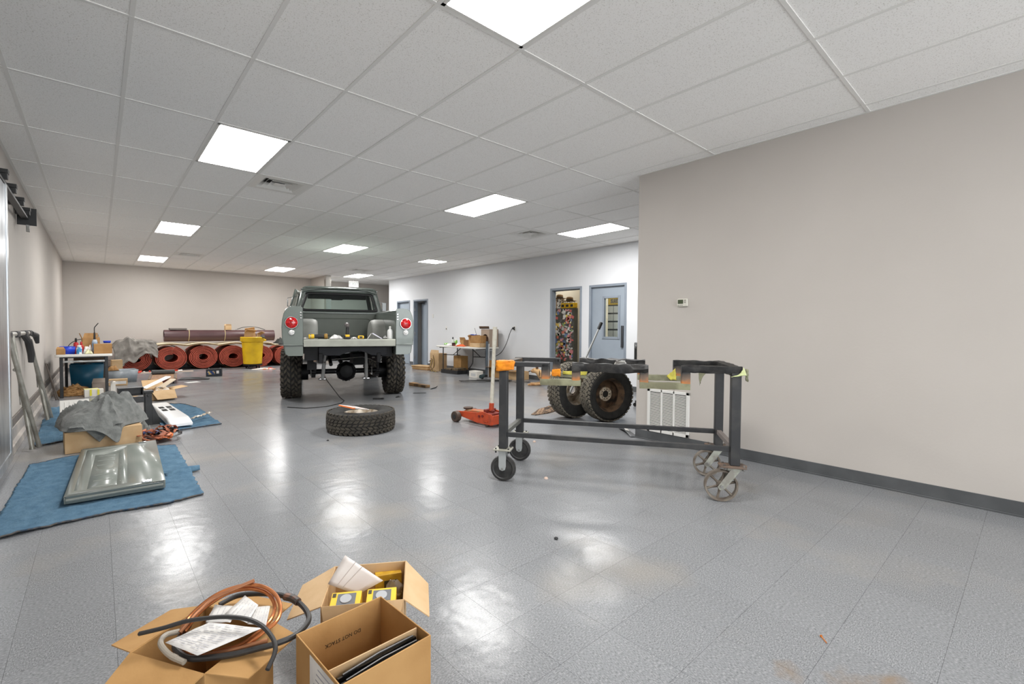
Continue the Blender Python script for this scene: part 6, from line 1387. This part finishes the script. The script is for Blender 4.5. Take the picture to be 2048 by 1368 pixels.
MB().cyl((0,0,.10),(0,0,.45),.03,n=14).build('gas_column',M_blackmetal,ch)
for k in range(5):
    a=2*PI*k/5+.3; e=(.30*math.cos(a),.30*math.sin(a)); lg=MB().tube([(0,0,.12),(e[0],e[1],.08)],[.03,.018],8).build('base_arm',M_black,ch); MB().cyl((e[0]-.015,e[1],.032),(e[0]+.015,e[1],.032),.03,n=12).build('chair_caster',M_black,lg)

# ------------------------------------------------------------------ the dog lying by the right wall
dog=thing('dog','tan dog with a darker face lying on the floor behind the cart','dog',(7.325,6.995,0),-.74)
def skin(name,pts,edges,m,parent,sub=2):
    me=bpy.data.meshes.new(name); bm=bmesh.new(); L_=bm.verts.layers.skin.verify(); vs=[]
    for k,(p,r) in enumerate(pts):
        v=bm.verts.new(p); v[L_].radius=(r,r) if not isinstance(r,tuple) else r; v[L_].use_root=(k==0); vs.append(v)
    for a,b in edges: bm.edges.new((vs[a],vs[b]))
    bm.to_mesh(me); bm.free(); me.materials.append(m)
    o=bpy.data.objects.new(name,me); col.objects.link(o); o.parent=parent
    o.modifiers.new('skin','SKIN').use_smooth_shade=True; s_=o.modifiers.new('sub','SUBSURF'); s_.levels=sub; s_.render_levels=sub
    return o
def dog_material():
    m=bpy.data.materials.new('dog_fur'); m.use_nodes=True; nt=m.node_tree; b=nt.nodes['Principled BSDF']
    tc=nt.nodes.new('ShaderNodeTexCoord'); n=nt.nodes.new('ShaderNodeTexNoise'); n.inputs['Scale'].default_value=9; n.inputs['Detail'].default_value=5; nt.links.new(tc.outputs['Object'],n.inputs['Vector'])
    r=nt.nodes.new('ShaderNodeValToRGB'); e=r.color_ramp.elements; e[0].position=.36; e[0].color=(*srgb(150,104,62),1); e[1].position=.62; e[1].color=(*srgb(214,176,128),1)
    nt.links.new(n.outputs['Fac'],r.inputs[0]); nt.links.new(r.outputs[0],b.inputs['Base Color']); b.inputs['Roughness'].default_value=.95; b.inputs['Sheen Weight'].default_value=.2
    return m
M_dog=dog_material(); M_dogd=mat('dog_dark',srgb(84,58,40),.95)
# local: head towards -x, belly on the floor, back up; the near side faces -y
pts=[((.22,0,.16),.125),((.38,.01,.15),.13),((.50,.02,.13),.11),((.06,0,.19),.12),((-.08,-.01,.215),.105),((-.16,-.01,.27),.075),((-.215,-.015,.325),.070),((-.265,-.02,.325),.062),((-.305,-.025,.308),.043),((-.34,-.028,.298),.034),
 ((-.06,-.10,.10),.048),((-.10,-.11,.045),.034),((-.24,-.12,.032),.026),((-.36,-.125,.028),.026),((-.41,-.125,.022),.020),
 ((-.06,.09,.10),.048),((-.10,.09,.045),.034),((-.24,.08,.032),.026),((-.36,.07,.028),.026),
 ((.44,-.10,.13),.085),((.30,-.15,.10),.062),((.42,-.17,.045),.036),((.30,-.19,.030),.028),((.22,-.19,.026),.024),
 ((.57,.0,.085),.045),((.60,-.10,.045),.022),((.56,-.20,.028),.018),((.48,-.26,.022),.014)]
ed=[(0,1),(1,2),(0,3),(3,4),(4,5),(5,6),(6,7),(7,8),(8,9),(4,10),(10,11),(11,12),(12,13),(13,14),(4,15),(15,16),(16,17),(17,18),(1,19),(19,20),(20,21),(21,22),(22,23),(2,24),(24,25),(25,26),(26,27)]
body=skin('dog_body',pts,ed,M_dog,dog)
for s_ in (-1,1):
    MB().loft([[(-.205+dx*k,-.015+s_*(.045+.008*k)+dy*k,.37+z) for dx,dy in ((-.03,-.012),(.03,-.012),(.03,.012),(-.03,.012))] for k,z in ((1.0,0),(.8,.03),(.15,.068))]).build('ear',M_dogd,dog,bevel=.004)
    MB().ball((-.292,-.022+s_*.044,.346),.008,8).build('eye',M_black,dog)
MB().ball((-.372,-.028,.306),.017,8,1,1,.8).build('nose',M_black,dog)
MB().grid(lambda u,v:(-.318-.048*u,-.026+.040*(1-.4*u)*math.cos(PI*(v-.0)),.292+.028*(1-.3*u)*math.sin(PI*v)*.6+.012),6,9).build('muzzle_mask',M_dogd,dog,solid=.003)
MB().tube([(-.145+.010*math.cos(a),-.012+.078*math.cos(a),.262+.078*math.sin(a)) for a in [2*PI*k/24 for k in range(24)]],.008,6,closed=True).build('collar',M_dark,dog)

t=thing('rusty_nail','rusty bent nail on a floor seam near the bottom right','nail',(2.155,.53,0),.6)
MB().cyl((-.022,0,.004),(.018,.004,.004),.0022,n=6).build('nail_shank',M_rust,t); MB().cyl((.018,.004,.004),(.020,.004,.004),.005,n=8).build('nail_head',M_rust,t)
